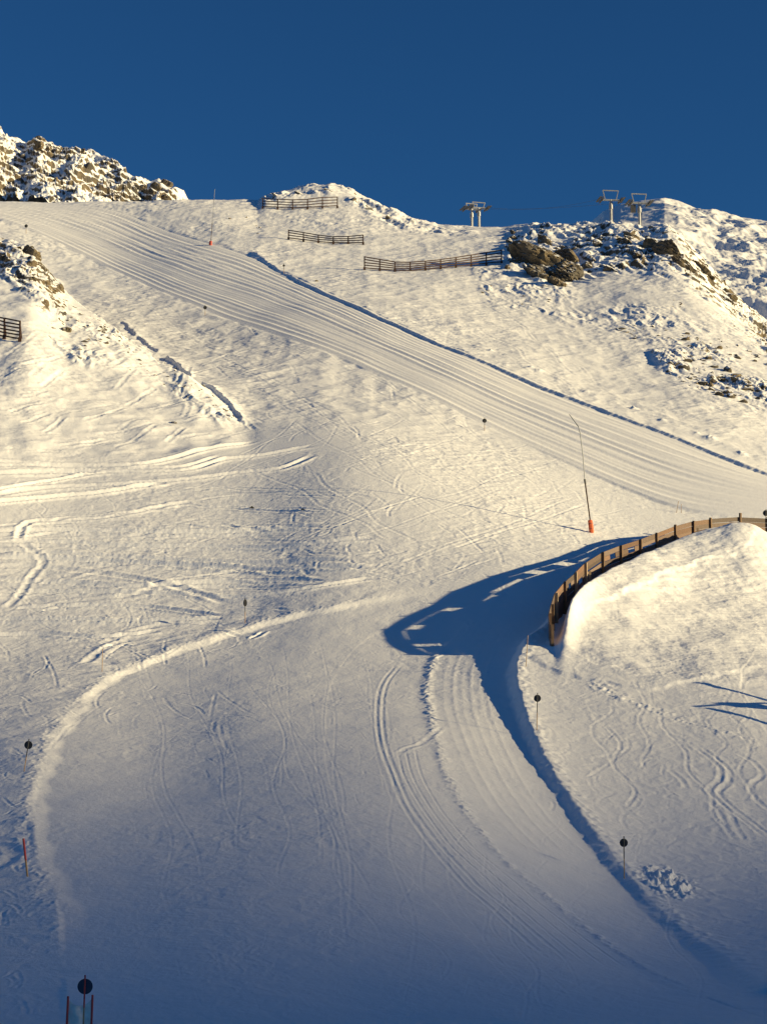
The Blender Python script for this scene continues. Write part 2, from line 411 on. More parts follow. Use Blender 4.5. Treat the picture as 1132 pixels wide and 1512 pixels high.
RB_XY = np.vstack([[(40, 164.5), (30.6, 161.2), (23.2, 153.2), (18.7, 146.2), (14.4, 137.2), (12.3, 131), (11.0, 127), (9.9, 124.6), (9.1, 121)], [at(u, v) for u, v in RB[4:]]])
stamp_xy(catmull(RB_XY, 0.6), 14, rbank)
# crumbly windrow dividing the fan from the track
WR = [(660,952),(648,966),(636,990),(630,1020),(634,1050),(642,1085),(655,1130),(675,1175),(700,1215),(740,1265),(790,1310),(850,1360),(930,1415),(1040,1470)]
def windrow(d, a, x, y):
    c = np.clip(fbm(x / 0.45, y / 0.45, 3, 231) + 0.35, 0, 2)
    s_ = 0.5 + 0.6 * np.clip(perlin(x / 2.5, y / 2.5, 235) + 0.4, 0, 1.5)
    return (0.04 * np.exp(-(d / 0.35) ** 2) + 0.10 * c * s_ * np.exp(-(d / 0.30) ** 2)) * ends(a, 0.04) * (1 - 0.55 * a) - 0.05 * sstep(-1, 1, d) * np.exp(-np.abs(d) / 3)
line(WR, 6, windrow)
RIM = [(640,868),(600,876),(560,884),(500,898),(430,912),(362,930),(300,950),(230,974),(160,1003),(110,1045),(75,1095),(52,1150),(43,1205),(48,1265),(80,1340),(95,1420)]
def rim(d, a, x, y):
    d = d + 0.25 * perlin(x / 3, y / 3, 241)
    return (0.26 - 0.16 * a) * (1 + 0.35 * perlin(x / 1.8, y / 1.8, 243)) * sstep(-0.95 + 0.3 * perlin(x / 2.5, y / 2.5, 244), 0.1, d) * np.exp(-np.maximum(d - 0.5, 0) / 5.5) * ends(a, 0.12) + 0.05 * np.clip(fbm(x / 0.35, y / 0.4, 2, 245), 0, 1) * np.exp(-((d - 0.2) / 0.5) ** 2) * ends(a, 0.1)
line(RIM, 16, rim)
# parallel groomer lines on the track
for k, off in enumerate([16, 30, 42, 55, 68, 78]):
    line([(655 + off * 1.0, 955), (640 + off, 1000), (640 + off * 1.05, 1050), (655 + off * 1.1, 1100), (682 + off * 1.15, 1160), (720 + off * 1.2, 1215), (775 + off * 1.25, 1270)], 1.0, ridge(0.12, 0.007 + 0.006 * (k % 2), 0.3, 250 + k))
# a pair of ski ruts and their wanderings
for du in (0, 9):
    line([(590 + du, 975), (563 + du, 1010), (556 + du, 1050), (560 + du, 1095), (575 + du, 1140), (596 + du * 1.2, 1190), (630 + du * 1.5, 1240), (680 + du * 2, 1300), (740 + du * 2.5, 1355), (830 + du * 3, 1430)], 0.8, groove(0.09, 0.035, 0.6, 0.4, 260 + du))
for du in (0, 12, 26):
    line([(585 + du, 1100), (596 + du, 1145), (625 + du, 1195), (665 + du * 1.2, 1248), (720 + du * 1.4, 1300), (800 + du * 1.6, 1370), (880 + du * 2, 1432)], 0.7, groove(0.06, 0.03, 0.5, 0.4, 270 + du))
line([(652,1075),(640,1085),(622,1098),(600,1105),(590,1112)], 0.9, groove(0.14, 0.035, 0.9, 0.7, 281))

# ---- traverse tracks on the left
r0 = random.Random(5)
long_tracks = [
 [(-20,681),(100,687),(200,686),(260,676),(310,660),(380,650)],
 [(-20,688),(90,690),(200,692),(270,690),(330,672)],
 [(-20,700),(100,698),(220,696),(290,690),(330,678),(400,668),(470,655)],
 [(-20,735),(80,722),(180,716),(280,708),(350,700),(420,690),(470,668)],
 [(-20,729),(60,712),(140,700),(200,697)],
 [(-20,742),(90,734),(150,728),(250,714)],
 [(30,800),(28,786),(40,775),(60,770),(140,766),(200,757),(250,747),(292,742)],
 [(30,800),(45,812),(62,830),(50,850),(28,880),(8,900)],
 [(-20,799),(80,803),(200,807),(320,809),(450,806),(560,795)],
 [(-20,783),(100,785),(240,788),(380,786),(480,776)],
 [(-20,812),(90,820),(260,830),(400,832),(520,826)],
 [(-20,822),(120,828),(300,840),(420,842),(560,838)],
 [(-20,838),(60,838),(180,852),(260,870),(340,892)],
 [(-20,855),(100,862),(200,868),(330,862),(480,856)],
 [(-20,874),(80,876),(240,880),(360,884),(460,870),(560,852)],
 [(20,898),(120,896),(220,900),(330,912)],
 [(-20,915),(90,918),(200,920),(330,916)],
 [(-20,940),(60,938),(150,942),(240,936)],
 [(60,900),(110,888),(180,884),(222,872),(232,856)],
 [(432,810),(422,822),(440,838),(470,854),(500,862)],
 [(150,955),(190,938),(240,925),(300,918)],
 [(120,985),(150,965),(175,950),(200,948)],
]
for k, p in enumerate(long_tracks):
    p = [(u + r0.uniform(-3, 3), v + r0.uniform(-1.2, 1.2)) for u, v in p]
    kd = {6: 0.7, 7: 0.22, 12: 0.5, 18: 0.25, 19: 0.08, 20: 0.25, 21: 0.25}.get(k, 1.0)
    line(p, 1.6, groove(0.26 + 0.12 * r0.random(), kd * (0.25 + 0.16 * r0.random()), 1.0, 0.15, 300 + k))
for k in range(52):
    v = r0.uniform(690, 965); u = r0.uniform(-40, 420); L_ = r0.uniform(60, 300); sl = r0.uniform(-0.10, 0.06)
    if v > 900: L_ *= 0.5
    p = [(u + L_ * q / 5, v + sl * L_ * q / 5 + r0.uniform(-2, 2)) for q in range(6)]
    p = [(min(a_, 590 - max(0, b_ - 800) * 1.5), b_) for a_, b_ in p]
    line(p, 1.2, groove(0.18, r0.uniform(0.06, 0.16), 0.9, 0.2, 340 + k))
# turning tracks, by area: (u range, v range, count, length in px, tilt)
SCR = np.zeros_like(Z)
def scribble(n_, ur, vr, length, depth, w, seed, curl=1.0, tilt=None, berm=0.7):
    rr = random.Random(seed)
    for k in range(n_):
        u, v = rr.uniform(*ur), rr.uniform(*vr); a = rr.uniform(0, 2 * math.pi) if tilt is None else tilt + rr.gauss(0, 0.45)
        cst = rr.gauss(0, 0.3) * curl; L_ = rr.uniform(0.4, 1) * length; pts = []
        for q in range(6):
            pts.append((u, v)); u += math.cos(a) * L_ / 5; v += math.sin(a) * L_ / 5 * 0.55; a += cst
        if any(p[1] < 305 for p in pts): continue
        line(pts, w * 5, groove(w, depth * rr.uniform(0.3, 1.1), berm, 0.7, seed + k), step=0.8, target=SCR)
def turns(n_, starts, heading, length, amp, wave, depth, w, seed):
    """long linked ski turns running down the slope"""
    rr = random.Random(seed)
    for k in range(n_):
        u, v = rr.uniform(*starts[0]), rr.uniform(*starts[1]); hx, hy = heading[0] + rr.gauss(0, 0.15), heading[1]
        L_ = length * rr.uniform(0.5, 1.1); ph = rr.uniform(0, 6.28); wv = wave * rr.uniform(0.7, 1.4); am = amp * rr.uniform(0.4, 1.3); m = max(6, int(L_ / wv * 6)); pts = []
        for q in range(m + 1):
            f = q / m; s_ = math.sin(ph + f * L_ / wv * 2 * math.pi) * am
            pts.append((u + hx * L_ * f + s_, v + hy * L_ * f + 0.15 * s_))
        pts = [p for p in pts if -60 < p[0] < 1190 and p[1] > 310]
        if len(pts) < 4: continue
        line(pts, w * 5, groove(w, depth * rr.uniform(0.4, 1.1), 0.8, 0.6, seed + k), step=0.8, target=SCR)
turns(22, ((360, 760), (560, 700)), (0.75, 0.40), 330, 8, 110, 0.032, 0.15, 4010)
turns(14, ((420, 900), (600, 760)), (-0.75, 0.28), 320, 4, 150, 0.045, 0.14, 4020)
turns(22, ((330, 620), (700, 850)), (-1.0, 0.04), 360, 2, 160, 0.05, 0.14, 4025)
turns(14, ((150, 500), (360, 520)), (0.85, 0.5), 420, 5, 150, 0.04, 0.14, 4030)
turns(16, ((-30, 260), (700, 940)), (0.35, 0.45), 180, 9, 80, 0.03, 0.10, 4040)
turns(16, ((200, 560), (925, 1000)), (0.25, 1.0), 420, 12, 170, 0.009, 0.06, 4050)
turns(12, ((560, 1000), (1150, 1250)), (0.5, 0.9), 300, 20, 110, 0.010, 0.05, 4060)
turns(8, ((840, 1130), (985, 1100)), (0.25, 0.9), 220, 16, 70, 0.03, 0.10, 4070)
turns(10, ((620, 1000), (400, 520)), (0.7, 0.5), 260, 8, 90, 0.05, 0.2, 4080)
scribble(50, (-20, 330), (905, 1075), 90, 0.03, 0.09, 401, 0.6)
scribble(30, (-20, 40), (1080, 1500), 60, 0.03, 0.07, 402, 1.0)
scribble(90, (380, 900), (620, 850), 50, 0.045, 0.13, 403, 0.5)
scribble(90, (380, 900), (640, 860), 90, 0.04, 0.13, 404, 0.2, tilt=0.1)
scribble(150, (200, 640), (930, 1190), 60, 0.010, 0.045, 405, 0.15)
scribble(130, (240, 620), (930, 1150), 22, 0.014, 0.06, 408, 0.4)
scribble(200, (110, 1000), (1150, 1500), 70, 0.007, 0.03, 406, 0.2)
scribble(60, (800, 1150), (990, 1250), 50, 0.02, 0.08, 407, 0.5)
scribble(50, (300, 700), (470, 640), 50, 0.05, 0.17, 409, 0.3, tilt=0.5)
scribble(60, (-20, 340), (520, 670), 90, 0.09, 0.22, 410, 0.2, tilt=-0.25, berm=1.0)
RELIEF += SCR * (1 - piste)
for du, dv in ((0, 0), (14, 4)):
    line([(1010+du,1095+dv),(1040+du,1115+dv),(1062+du,1135+dv),(1060+du,1155+dv),(1046+du,1168+dv),(1066+du,1190+dv),(1100+du,1215+dv),(1132+du,1240+dv)], 1.2, groove(0.14, 0.045, 0.8, 0.5, 430 + du))
for du in (0, 16):
    line([(1045+du,1185),(1062+du,1205),(1072+du,1228),(1085+du,1245)], 1.0, groove(0.13, 0.035, 0.8, 0.5, 440 + du))
line([(1080,1110),(1110,1125),(1125,1145),(1108,1160),(1115,1180),(1140,1200)], 1.0, groove(0.14, 0.05, 0.8, 0.5, 450))
line([(985,1140),(1005,1155),(1012,1168)], 1.0, groove(0.14, 0.04, 0.8, 0.5, 452))
line([(-15,1248),(10,1252),(22,1262),(8,1280),(-15,1290)], 1.3, groove(0.28, 0.07, 0.9, 0.3, 453))
# ledge of crumbled snow across the right slope
line([(870,1010),(900,1030),(925,1040),(980,1058),(1040,1075),(1132,1100)], 2.0, lambda d, a, x, y: 0.13 * np.clip(fbm(x / 0.5, y / 0.5, 2, 461) + 0.2, 0, 2) * np.exp(-(d / 0.6) ** 2) * (1 - 0.6 * a) * ends(a))
line([(780,985),(840,1008),(900,1012),(960,1020),(1040,1000),(1132,985)], 3.0, bank(0.09, -1, 2.5, 465, wob=0.3))
# trench line dropped by the lance cable

# small pile of snow lumps beside the lower marker
pl = at(985, 1312)
dp = np.hypot((X - pl[0]) / 1.15, (Y - pl[1]) / 2.6)
RELIEF += np.where(dp < 1.6, 0.30 * np.clip(fbm(X / 0.33, Y / 0.45, 2, 471) + 0.1, 0, 2) * np.exp(-dp ** 4), 0)
for k in range(14):      # thrown lumps above the cut bank
    u = 560 + k * 42 + r0.uniform(-18, 18); v = np.interp(u, [560, 700, 860, 1000, 1132], [463, 519, 586, 637, 690]) - r0.uniform(4, 9)
    q_ = at(u, v); d_ = np.hypot(X - q_[0], (Y - q_[1]) / 1.4)
    RELIEF += r0.uniform(0.1, 0.32) * np.exp(-(d_ / r0.uniform(0.35, 0.6)) ** 2) * (1 + 0.5 * perlin(X / 0.4, Y / 0.4, k)) * (np.abs(Y - q_[1]) < 6)

# rugged ground under the outcrops (rock shows where it is steep)
for poly, amp, sc, seed, rk in [
    ([(745,345),(790,332),(900,328),(985,330),(1030,360),(1140,430),(1160,560),(1090,470),(1000,420),(930,400),(860,415),(800,425),(745,400)], 2.2, 4.5, 500, 1.0),
    ([(380,290),(430,276),(490,268),(560,295),(620,325),(700,345),(600,345),(540,320),(500,290),(440,292),(390,300)], 1.2, 4.0, 510, 0.9),
    ([(-60,300),(0,345),(45,362),(95,430),(110,470),(60,460),(20,420),(-60,400)], 1.5, 3.0, 520, 0.9),
    ([(80,455),(150,470),(250,545),(355,625),(320,620),(230,570),(180,545),(110,540),(60,500)], 0.7, 2.2, 530, 0.7),
    ([(960,520),(1040,515),(1132,560),(1160,610),(1050,600),(985,560)], 1.15, 2.0, 540, 1.0),
    ([(700,400),(800,400),(860,440),(1132,470),(1160,540),(1000,520),(860,480),(720,450)], 0.45, 2.4, 550, 0.5)]:
    m_ = in_poly(poly, 10)
    if seed in (520, 530): m_ = m_ * (SS < math.log(300))
    rg = fbm((X + 0.25 * Y + 0.8 * warp) / sc, (Y - 0.2 * X) / (sc * 2.4), 5, seed, gain=0.46, ridged=True) * np.clip(0.75 + fbm(X / 12, Y / 12, 2, seed + 7), 0.15, 1.4)
    if seed in (500, 520):      # bedding ledges: flats that hold snow, bare risers between
        L_b = 1.7 if seed == 500 else 1.3; hq = (Z + 0.55 * X + 0.9 * warp + 0.5 * perlin(X / 1.5, Y / 3, seed + 3)) / L_b; fq = hq - np.floor(hq)
        RELIEF += m_ * L_b * 0.75 * (sstep(0.45, 0.95, fq) - fq) * np.clip(0.5 + 1.2 * fbm(X / 10, Y / 16, 2, seed + 5), 0, 1)
    RELIEF += m_ * amp * (0.30 if seed in (500, 520) else 0.42) * np.clip(rg - 0.1, -0.4, 2) * np.where(seed == 500, np.clip(Y / 300, .8, 1.1), 1)
    ROCK = np.maximum(ROCK, m_ * rk)

Z = Z + RELIEF
rn_ = fbm(X / 2.6, Z / 1.3, 3, 561)
ROCK = ROCK * np.where((U1 > 990) & (V1 < 480), sstep(-0.05, 0.25, rn_), 1).astype(np.float32)
refresh()

# ------------------------------------------------------------------ materials
def new_mat(name):
    m = bpy.data.materials.new(name); m.use_nodes = True; nt = m.node_tree
    return m, nt, nt.nodes['Principled BSDF']
def N(nt, kind, **kw):
    nd = nt.nodes.new(kind)
    for k, v in kw.items():
        if k in nd.inputs: nd.inputs[k].default_value = v
        else: setattr(nd, k, v)
    return nd
def mixc(nt, fac, a, b):
    m = nt.nodes.new('ShaderNodeMix'); m.data_type = 'RGBA'
    for s, v in ((0, fac), (6, a), (7, b)):
        if isinstance(v, bpy.types.NodeSocket): nt.links.new(v, m.inputs[s])
        else: m.inputs[s].default_value = v
    return m.outputs[2]
def math_n(nt, op, a, b=None, clamp=False):
    m = nt.nodes.new('ShaderNodeMath'); m.operation = op; m.use_clamp = clamp
    for i, v in enumerate((a, b)):
        if v is None: continue
        if isinstance(v, bpy.types.NodeSocket): nt.links.new(v, m.inputs[i])
        else: m.inputs[i].default_value = v
    return m.outputs[0]
def ramp(nt, fac, stops):
    r = nt.nodes.new('ShaderNodeValToRGB'); nt.links.new(fac, r.inputs[0])
    while len(r.color_ramp.elements) < len(stops): r.color_ramp.elements.new(0.5)
    for e_, (p, c) in zip(r.color_ramp.elements, stops):
        e_.position = p; e_.color = c if len(c) == 4 else (*c, 1)
    return r.outputs[0]
def noise(nt, vec, scale, detail=4, rough=0.55):
    nn = N(nt, 'ShaderNodeTexNoise', Scale=scale, Detail=detail, Roughness=rough)
    nt.links.new(vec, nn.inputs['Vector']); return nn.outputs['Fac']

def snow_rock_material(name, rock_amount=None, thresh=0.74, strata=0.0):
    """snow everywhere, bare rock where a face is steep inside rocky ground"""
    m, nt, bs = new_mat(name)
    geo = nt.nodes.new('ShaderNodeNewGeometry'); tc = nt.nodes.new('ShaderNodeTexCoord')
    P = geo.outputs['Position'] if rock_amount is None else tc.outputs['Object']
    P = geo.outputs['Position']
    sep = nt.nodes.new('ShaderNodeSeparateXYZ'); nt.links.new(geo.outputs['Normal'], sep.inputs[0])
    n1 = noise(nt, P, 0.9, 5, 0.6)
    n2 = noise(nt, P, 0.22, 3)
    steep = math_n(nt, 'SUBTRACT', math_n(nt, 'ADD', math_n(nt, 'MULTIPLY', n1, 0.8), thresh - 0.40), sep.outputs[2])
    steep = math_n(nt, 'MULTIPLY', steep, 14.0, True)
    if rock_amount is None:
        at_ = nt.nodes.new('ShaderNodeAttribute'); at_.attribute_name = 'rock'
        fac = math_n(nt, 'MULTIPLY', steep, math_n(nt, 'MULTIPLY', at_.outputs['Fac'], 1.6, True), True)
    else: fac = steep
    rk = ramp(nt, noise(nt, P, 0.7, 6, 0.65), [(0.3, (0.05, 0.038, 0.027)), (0.5, (0.16, 0.125, 0.078)), (0.68, (0.30, 0.24, 0.15))])
    rk = mixc(nt, ramp(nt, n2, [(0.45, (0, 0, 0)), (0.6, (1, 1, 1))]), rk, (0.11, 0.10, 0.085, 1))
    sn = mixc(nt, noise(nt, P, 0.35, 3), (0.86, 0.87, 0.88, 1), (0.90, 0.90, 0.90, 1))
    col = mixc(nt, fac, sn, rk)
    nt.links.new(col, bs.inputs['Base Color'])
    rr = nt.nodes.new('ShaderNodeMapRange'); nt.links.new(fac, rr.inputs[0]); rr.inputs[3].default_value = 0.62; rr.inputs[4].default_value = 0.9
    nt.links.new(rr.outputs[0], bs.inputs['Roughness']); bs.inputs['Specular IOR Level'].default_value = 0.25
    b = nt.nodes.new('ShaderNodeBump'); b.inputs['Distance'].default_value = 0.05; b.inputs['Strength'].default_value = 0.45
    nb = math_n(nt, 'ADD', noise(nt, P, 5.0, 6, 0.6), math_n(nt, 'MULTIPLY', noise(nt, P, 22.0, 3, 0.5), 0.25))
    nt.links.new(nb, b.inputs['Height'])
    b2 = nt.nodes.new('ShaderNodeBump'); b2.inputs['Distance'].default_value = 0.5; nt.links.new(b.outputs[0], b2.inputs['Normal'])
    nt.links.new(noise(nt, P, 2.2, 7, 0.7), b2.inputs['Height']); nt.links.new(math_n(nt, 'MULTIPLY', fac, 0.8), b2.inputs['Strength'])
    nt.links.new(b2.outputs[0], bs.inputs['Normal'])
    return m
def plain(name, c1, c2, scale=6, rough=0.7, metal=0.0, bump=0.2, stretch=(1, 1, 1), vary=False):
    m, nt, bs = new_mat(name)
    tc = nt.nodes.new('ShaderNodeTexCoord'); mp_ = nt.nodes.new('ShaderNodeMapping'); mp_.inputs['Scale'].default_value = stretch
    oi = nt.nodes.new('ShaderNodeObjectInfo')
    nt.links.new(tc.outputs['Object'], mp_.inputs[0])
    ad = nt.nodes.new('ShaderNodeVectorMath'); ad.operation = 'ADD'; nt.links.new(mp_.outputs[0], ad.inputs[0])
    sc_ = nt.nodes.new('ShaderNodeVectorMath'); sc_.operation = 'SCALE'; sc_.inputs[0].default_value = (37, 51, 23); nt.links.new(oi.outputs['Random'], sc_.inputs['Scale']); nt.links.new(sc_.outputs[0], ad.inputs[1])
    nn = noise(nt, ad.outputs[0], scale, 6, 0.65)
    col = ramp(nt, nn, [(0.3, c1), (0.7, c2)])
    if vary:
        hv = nt.nodes.new('ShaderNodeHueSaturation'); nt.links.new(col, hv.inputs['Color'])
        nt.links.new(math_n(nt, 'ADD', math_n(nt, 'MULTIPLY', oi.outputs['Random'], 0.9), 0.5), hv.inputs['Value'])
        nt.links.new(math_n(nt, 'ADD', math_n(nt, 'MULTIPLY', math_n(nt, 'FRACT', math_n(nt, 'MULTIPLY', oi.outputs['Random'], 7.3)), 0.5), 0.6), hv.inputs['Saturation']); col = hv.outputs[0]
    nt.links.new(col, bs.inputs['Base Color']); bs.inputs['Roughness'].default_value = rough; bs.inputs['Metallic'].default_value = metal
    b = nt.nodes.new('ShaderNodeBump'); b.inputs['Strength'].default_value = bump; b.inputs['Distance'].default_value = 0.02
    nt.links.new(nn, b.inputs['Height']); nt.links.new(b.outputs[0], bs.inputs['Normal'])
    return m
M_LAND = snow_rock_material('snow_ground_material')
M_ROCK = snow_rock_material('snowy_rock_material', 1, thresh=0.68)
M_MOUNT = snow_rock_material('mountain_material', 1, thresh=0.60)
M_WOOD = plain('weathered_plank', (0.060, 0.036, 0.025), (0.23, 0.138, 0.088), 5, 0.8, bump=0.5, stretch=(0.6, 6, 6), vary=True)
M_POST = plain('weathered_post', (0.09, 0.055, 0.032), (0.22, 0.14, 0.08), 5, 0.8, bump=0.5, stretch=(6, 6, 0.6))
M_POST_LIT = plain('sunlit_tone_post', (0.26, 0.19, 0.12), (0.42, 0.32, 0.21), 5, 0.8, bump=0.5, stretch=(6, 6, 0.6))  # paler copy of the post wood, sunlight painted into its colour
M_RUST = plain('rusted_steel', (0.035, 0.018, 0.012), (0.085, 0.040, 0.024), 3, 0.75)
M_GALV = plain('galvanised_steel', (0.24, 0.25, 0.26), (0.34, 0.35, 0.36), 2, 0.45, 0.5, 0.05)
M_DARK = plain('dark_grey_steel', (0.05, 0.05, 0.05), (0.09, 0.09, 0.09), 3, 0.6, 0.3, 0.05)
M_BLACK = plain('black_plastic', (0.008, 0.009, 0.011), (0.014, 0.014, 0.017), 3, 0.5, 0, 0.02)
M_RED = plain('faded_red_paint', (0.36, 0.035, 0.03), (0.50, 0.06, 0.05), 4, 0.6, 0, 0.05)
M_ORANGE = plain('orange_padding', (0.62, 0.10, 0.03), (0.80, 0.16, 0.05), 4, 0.7, 0, 0.2)
M_BAMBOO = plain('bamboo_stick', (0.28, 0.17, 0.08), (0.44, 0.29, 0.15), 6, 0.7, 0, 0.1, (1, 1, 8))
M_BLUE = plain('dark_blue_plastic', (0.006, 0.02, 0.05), (0.010, 0.032, 0.075), 3, 0.5, 0, 0.02)
M_NET = plain('off_white_netting', (0.70, 0.71, 0.66), (0.85, 0.84, 0.78), 9, 0.8, 0, 0.3)

# ------------------------------------------------------------------ land meshes
def props(o, label=None, cat=None, group=None, kind=None):
    if label: o['label'] = label
    if cat: o['category'] = cat
    if group: o['group'] = group
    if kind: o['kind'] = kind
    return o
def grid_normals(X, Y, Z):
    P = np.stack([X, Y, Z], -1)
    du = np.gradient(P, axis=0); dv = np.gradient(P, axis=1)
    nn = np.cross(du, dv); nn /= np.linalg.norm(nn, axis=-1, keepdims=True) + 1e-12
    return np.where(nn[..., 2:3] < 0, -nn, nn)
def grid_object(name, X, Y, Z, facemask, mat, rock=None, normals=None, flip=False):
    a, b = X.shape
    idx = np.arange(a * b).reshape(a, b)
    q = np.stack([idx[:-1, :-1], idx[1:, :-1], idx[1:, 1:], idx[:-1, 1:]], -1).reshape(-1, 4)
    if facemask is not None: q = q[facemask.reshape(-1)]
    used, inv = np.unique(q, return_inverse=True); q = inv.reshape(-1, 4)
    V = np.stack([X.ravel(), Y.ravel(), Z.ravel()], -1)[used].astype(np.float32)
    me = bpy.data.meshes.new(name)
    me.vertices.add(len(V)); me.vertices.foreach_set('co', V.ravel())
    me.loops.add(q.size); me.loops.foreach_set('vertex_index', q.ravel().astype(np.int32))
    me.polygons.add(len(q)); me.polygons.foreach_set('loop_start', np.arange(0, q.size, 4, dtype=np.int32))
    me.polygons.foreach_set('loop_total', np.full(len(q), 4, np.int32))
    me.update(calc_edges=True); me.polygons.foreach_set('use_smooth', np.ones(len(q), bool))
    if rock is not None:
        at_ = me.attributes.new('rock', 'FLOAT', 'POINT'); at_.data.foreach_set('value', rock.ravel()[used].astype(np.float32))
    if normals is not None:
        me.normals_split_custom_set_from_vertices(normals.reshape(-1, 3)[used])
    me.materials.append(mat)
    o = bpy.data.objects.new(name, me); COL.objects.link(o); return o
NRM = grid_normals(X, Y, Z)
fc = lambda A_: (A_[:-1, :-1] + A_[1:, 1:]) / 2
f_p = (fc(WP) > 0) & (fc(WP) < 1)
f_r = (fc(road) > 0.5) & (fc(Y) < 165) & ~f_p
f_m = (fc(moundm) > 0.5) & ~f_r & ~f_p
f_s = (fc(spurm) > 0.5) & ~f_p
rest = ~(f_p | f_r | f_m | f_s)
for nm, msk in (('ski_piste', f_p), ('ski_track', f_r), ('snow_mound', f_m), ('snow_spur', f_s), ('snow_slope', rest)):
    props(grid_object(nm, X, Y, Z, msk, M_LAND, ROCK, NRM), kind='structure')

# distant land all round, low under everything
gx = np.linspace(-9000, 9000, 181); gX, gY = np.meshgrid(gx, gx, indexing='ij')
rr_ = np.hypot(gX, gY)
gZ = -90 + 60 * fbm(gX / 1800, gY / 1800, 3, 601) - 60 * sstep(200, 1500, rr_)
gZ = np.minimum(gZ, -40)
props(grid_object('valley_ground', gX, gY, gZ, None, M_MOUNT), kind='structure')

# ridge that stands between the low sun and the foot of the slope
RD = 4200.0; sdv = np.array([sun_dir.x, sun_dir.y]); sdv = sdv / np.linalg.norm(sdv); pdv = np.array([-sdv[1], sdv[0]])
if pdv[1] < 0: pdv = -pdv
RIDGE_Z0 = 6.6; RIDGE_G = -0.23
def ridge_land():
    a_ = np.linspace(-1500, 1500, 121); b_ = np.concatenate([np.linspace(-2200, -260, 50), np.linspace(-250, 350, 61), np.linspace(380, 2200, 46)])
    Aa, Bb = np.meshgrid(a_, b_, indexing='ij')
    foot = 0.0
    crest = RIDGE_Z0 + math.tan(SUN_EL) * RD + RIDGE_G * (Bb - 85)
    far = np.abs(Bb - 50)
    crest = np.where(far > 250, crest + 60 * fbm(Bb / 300, Bb * 0, 3, 611) * sstep(250, 600, far), crest)
    crest = crest - sstep(500, 2300, far) * 380
    crest = np.minimum(crest, RIDGE_Z0 + math.tan(SUN_EL) * RD + 260)
    zz = crest - np.abs(Aa) * 0.52 + 22 * fbm(Aa / 160, Bb / 160, 4, 613, ridged=True) * sstep(15, 200, np.abs(Aa))
    xx = sdv[0] * (RD + Aa) + pdv[0] * Bb; yy = sdv[1] * (RD + Aa) + pdv[1] * Bb
    return xx, yy, np.maximum(zz, -140)
props(grid_object('shading_ridge', *ridge_land(), None, M_MOUNT), kind='structure')

# ------------------------------------------------------------------ the two far rocky heights
def patch(name, sky_pts, Dc, depth_near, depth_far, base_e_, us, nu, ny, amp, seed, slope_front, sharp=1.0, mat=None, mask=None):
    """a height of its own whose crest stands at the photo's skyline; falls to both sides"""
    u_ = np.linspace(us[0], us[1], nu); tcol = pix_te(u_, 300)[0]
    sp_ = np.array(sky_pts, float); tsp, esp = pix_te(sp_[:, 0], sp_[:, 1])
    es = np.interp(tcol, tsp, esp); D = np.interp(tcol, tsp, sp_[:, 2])
    q = np.linspace(0, 1, ny); off = np.where(q < 0.75, -depth_near * (1 - q / 0.75) ** 1.15, depth_far * (q - 0.75) / 0.25)
    yy = D[:, None] + off[None, :]; xx = tcol[:, None] * yy
    zc = (es * D)[:, None]
    zz = zc - slope_front * np.abs(np.minimum(off, 0))[None, :] - 0.8 * np.maximum(off, 0)[None, :]
    crestfade = 0.35 + 0.65 * sstep(0, 10, np.abs(off))[None, :]
    rg = fbm(xx / (24 if seed == 721 else 11), yy / (45 if seed == 721 else 16), 6, seed, gain=0.5, ridged=True) - 0.3
    zz = zz + amp * rg * crestfade * (0.35 + 0.65 * sstep(960, 1040, u_)[:, None] if seed == 721 else 1)
    if seed == 701:
        hq = (zz + 0.5 * xx + 1.6 * perlin(xx / 6, yy / 8, seed) + 0.5 * perlin(xx / 1.6, yy / 3, seed)) / 2.3; fq = hq - np.floor(hq)
        zz = zz + 2.3 * 0.8 * (sstep(0.5, 0.95, fq) - fq) * np.clip(0.7 + fbm(xx / 12, yy / 16, 2, seed + 5), 0, 1)
    return xx, yy, zz
crag_sky = [(-80,120,500),(0,190,490),(12,205,488),(40,214,486),(62,207,484),(75,211,482),(92,222,480),(112,218,478),(150,234,475),(178,246,470),(205,268,466),(235,272,462),(262,281,458),(282,300,455),(330,340,450)]
xx, yy, zz = patch('c', crag_sky, None, 60, 30, None, (-90, 335), 340, 340, 3.0, 701, 0.62)
cr = grid_object('rocky_crag', xx, yy, zz, None, snow_rock_material('crag_material', 1, thresh=0.46), None, grid_normals(xx, yy, zz))
props(cr, kind='structure')
far_sky = [(820,352,720),(868,332,715),(890,312,712),(915,302,708),(945,297,704),(980,293,700),(1000,297,696),(1025,306,690),(1060,317,680),(1095,322,670),(1132,326,660),(1230,335,640)]
xx, yy, zz = patch('f', far_sky, None, 330, 60, None, (815, 1230), 260, 260, 2.0, 721, 0.40)
fm = grid_object('far_mountain', xx, yy, zz, None, M_MOUNT, None, grid_normals(xx, yy, zz))
props(fm, kind='structure')

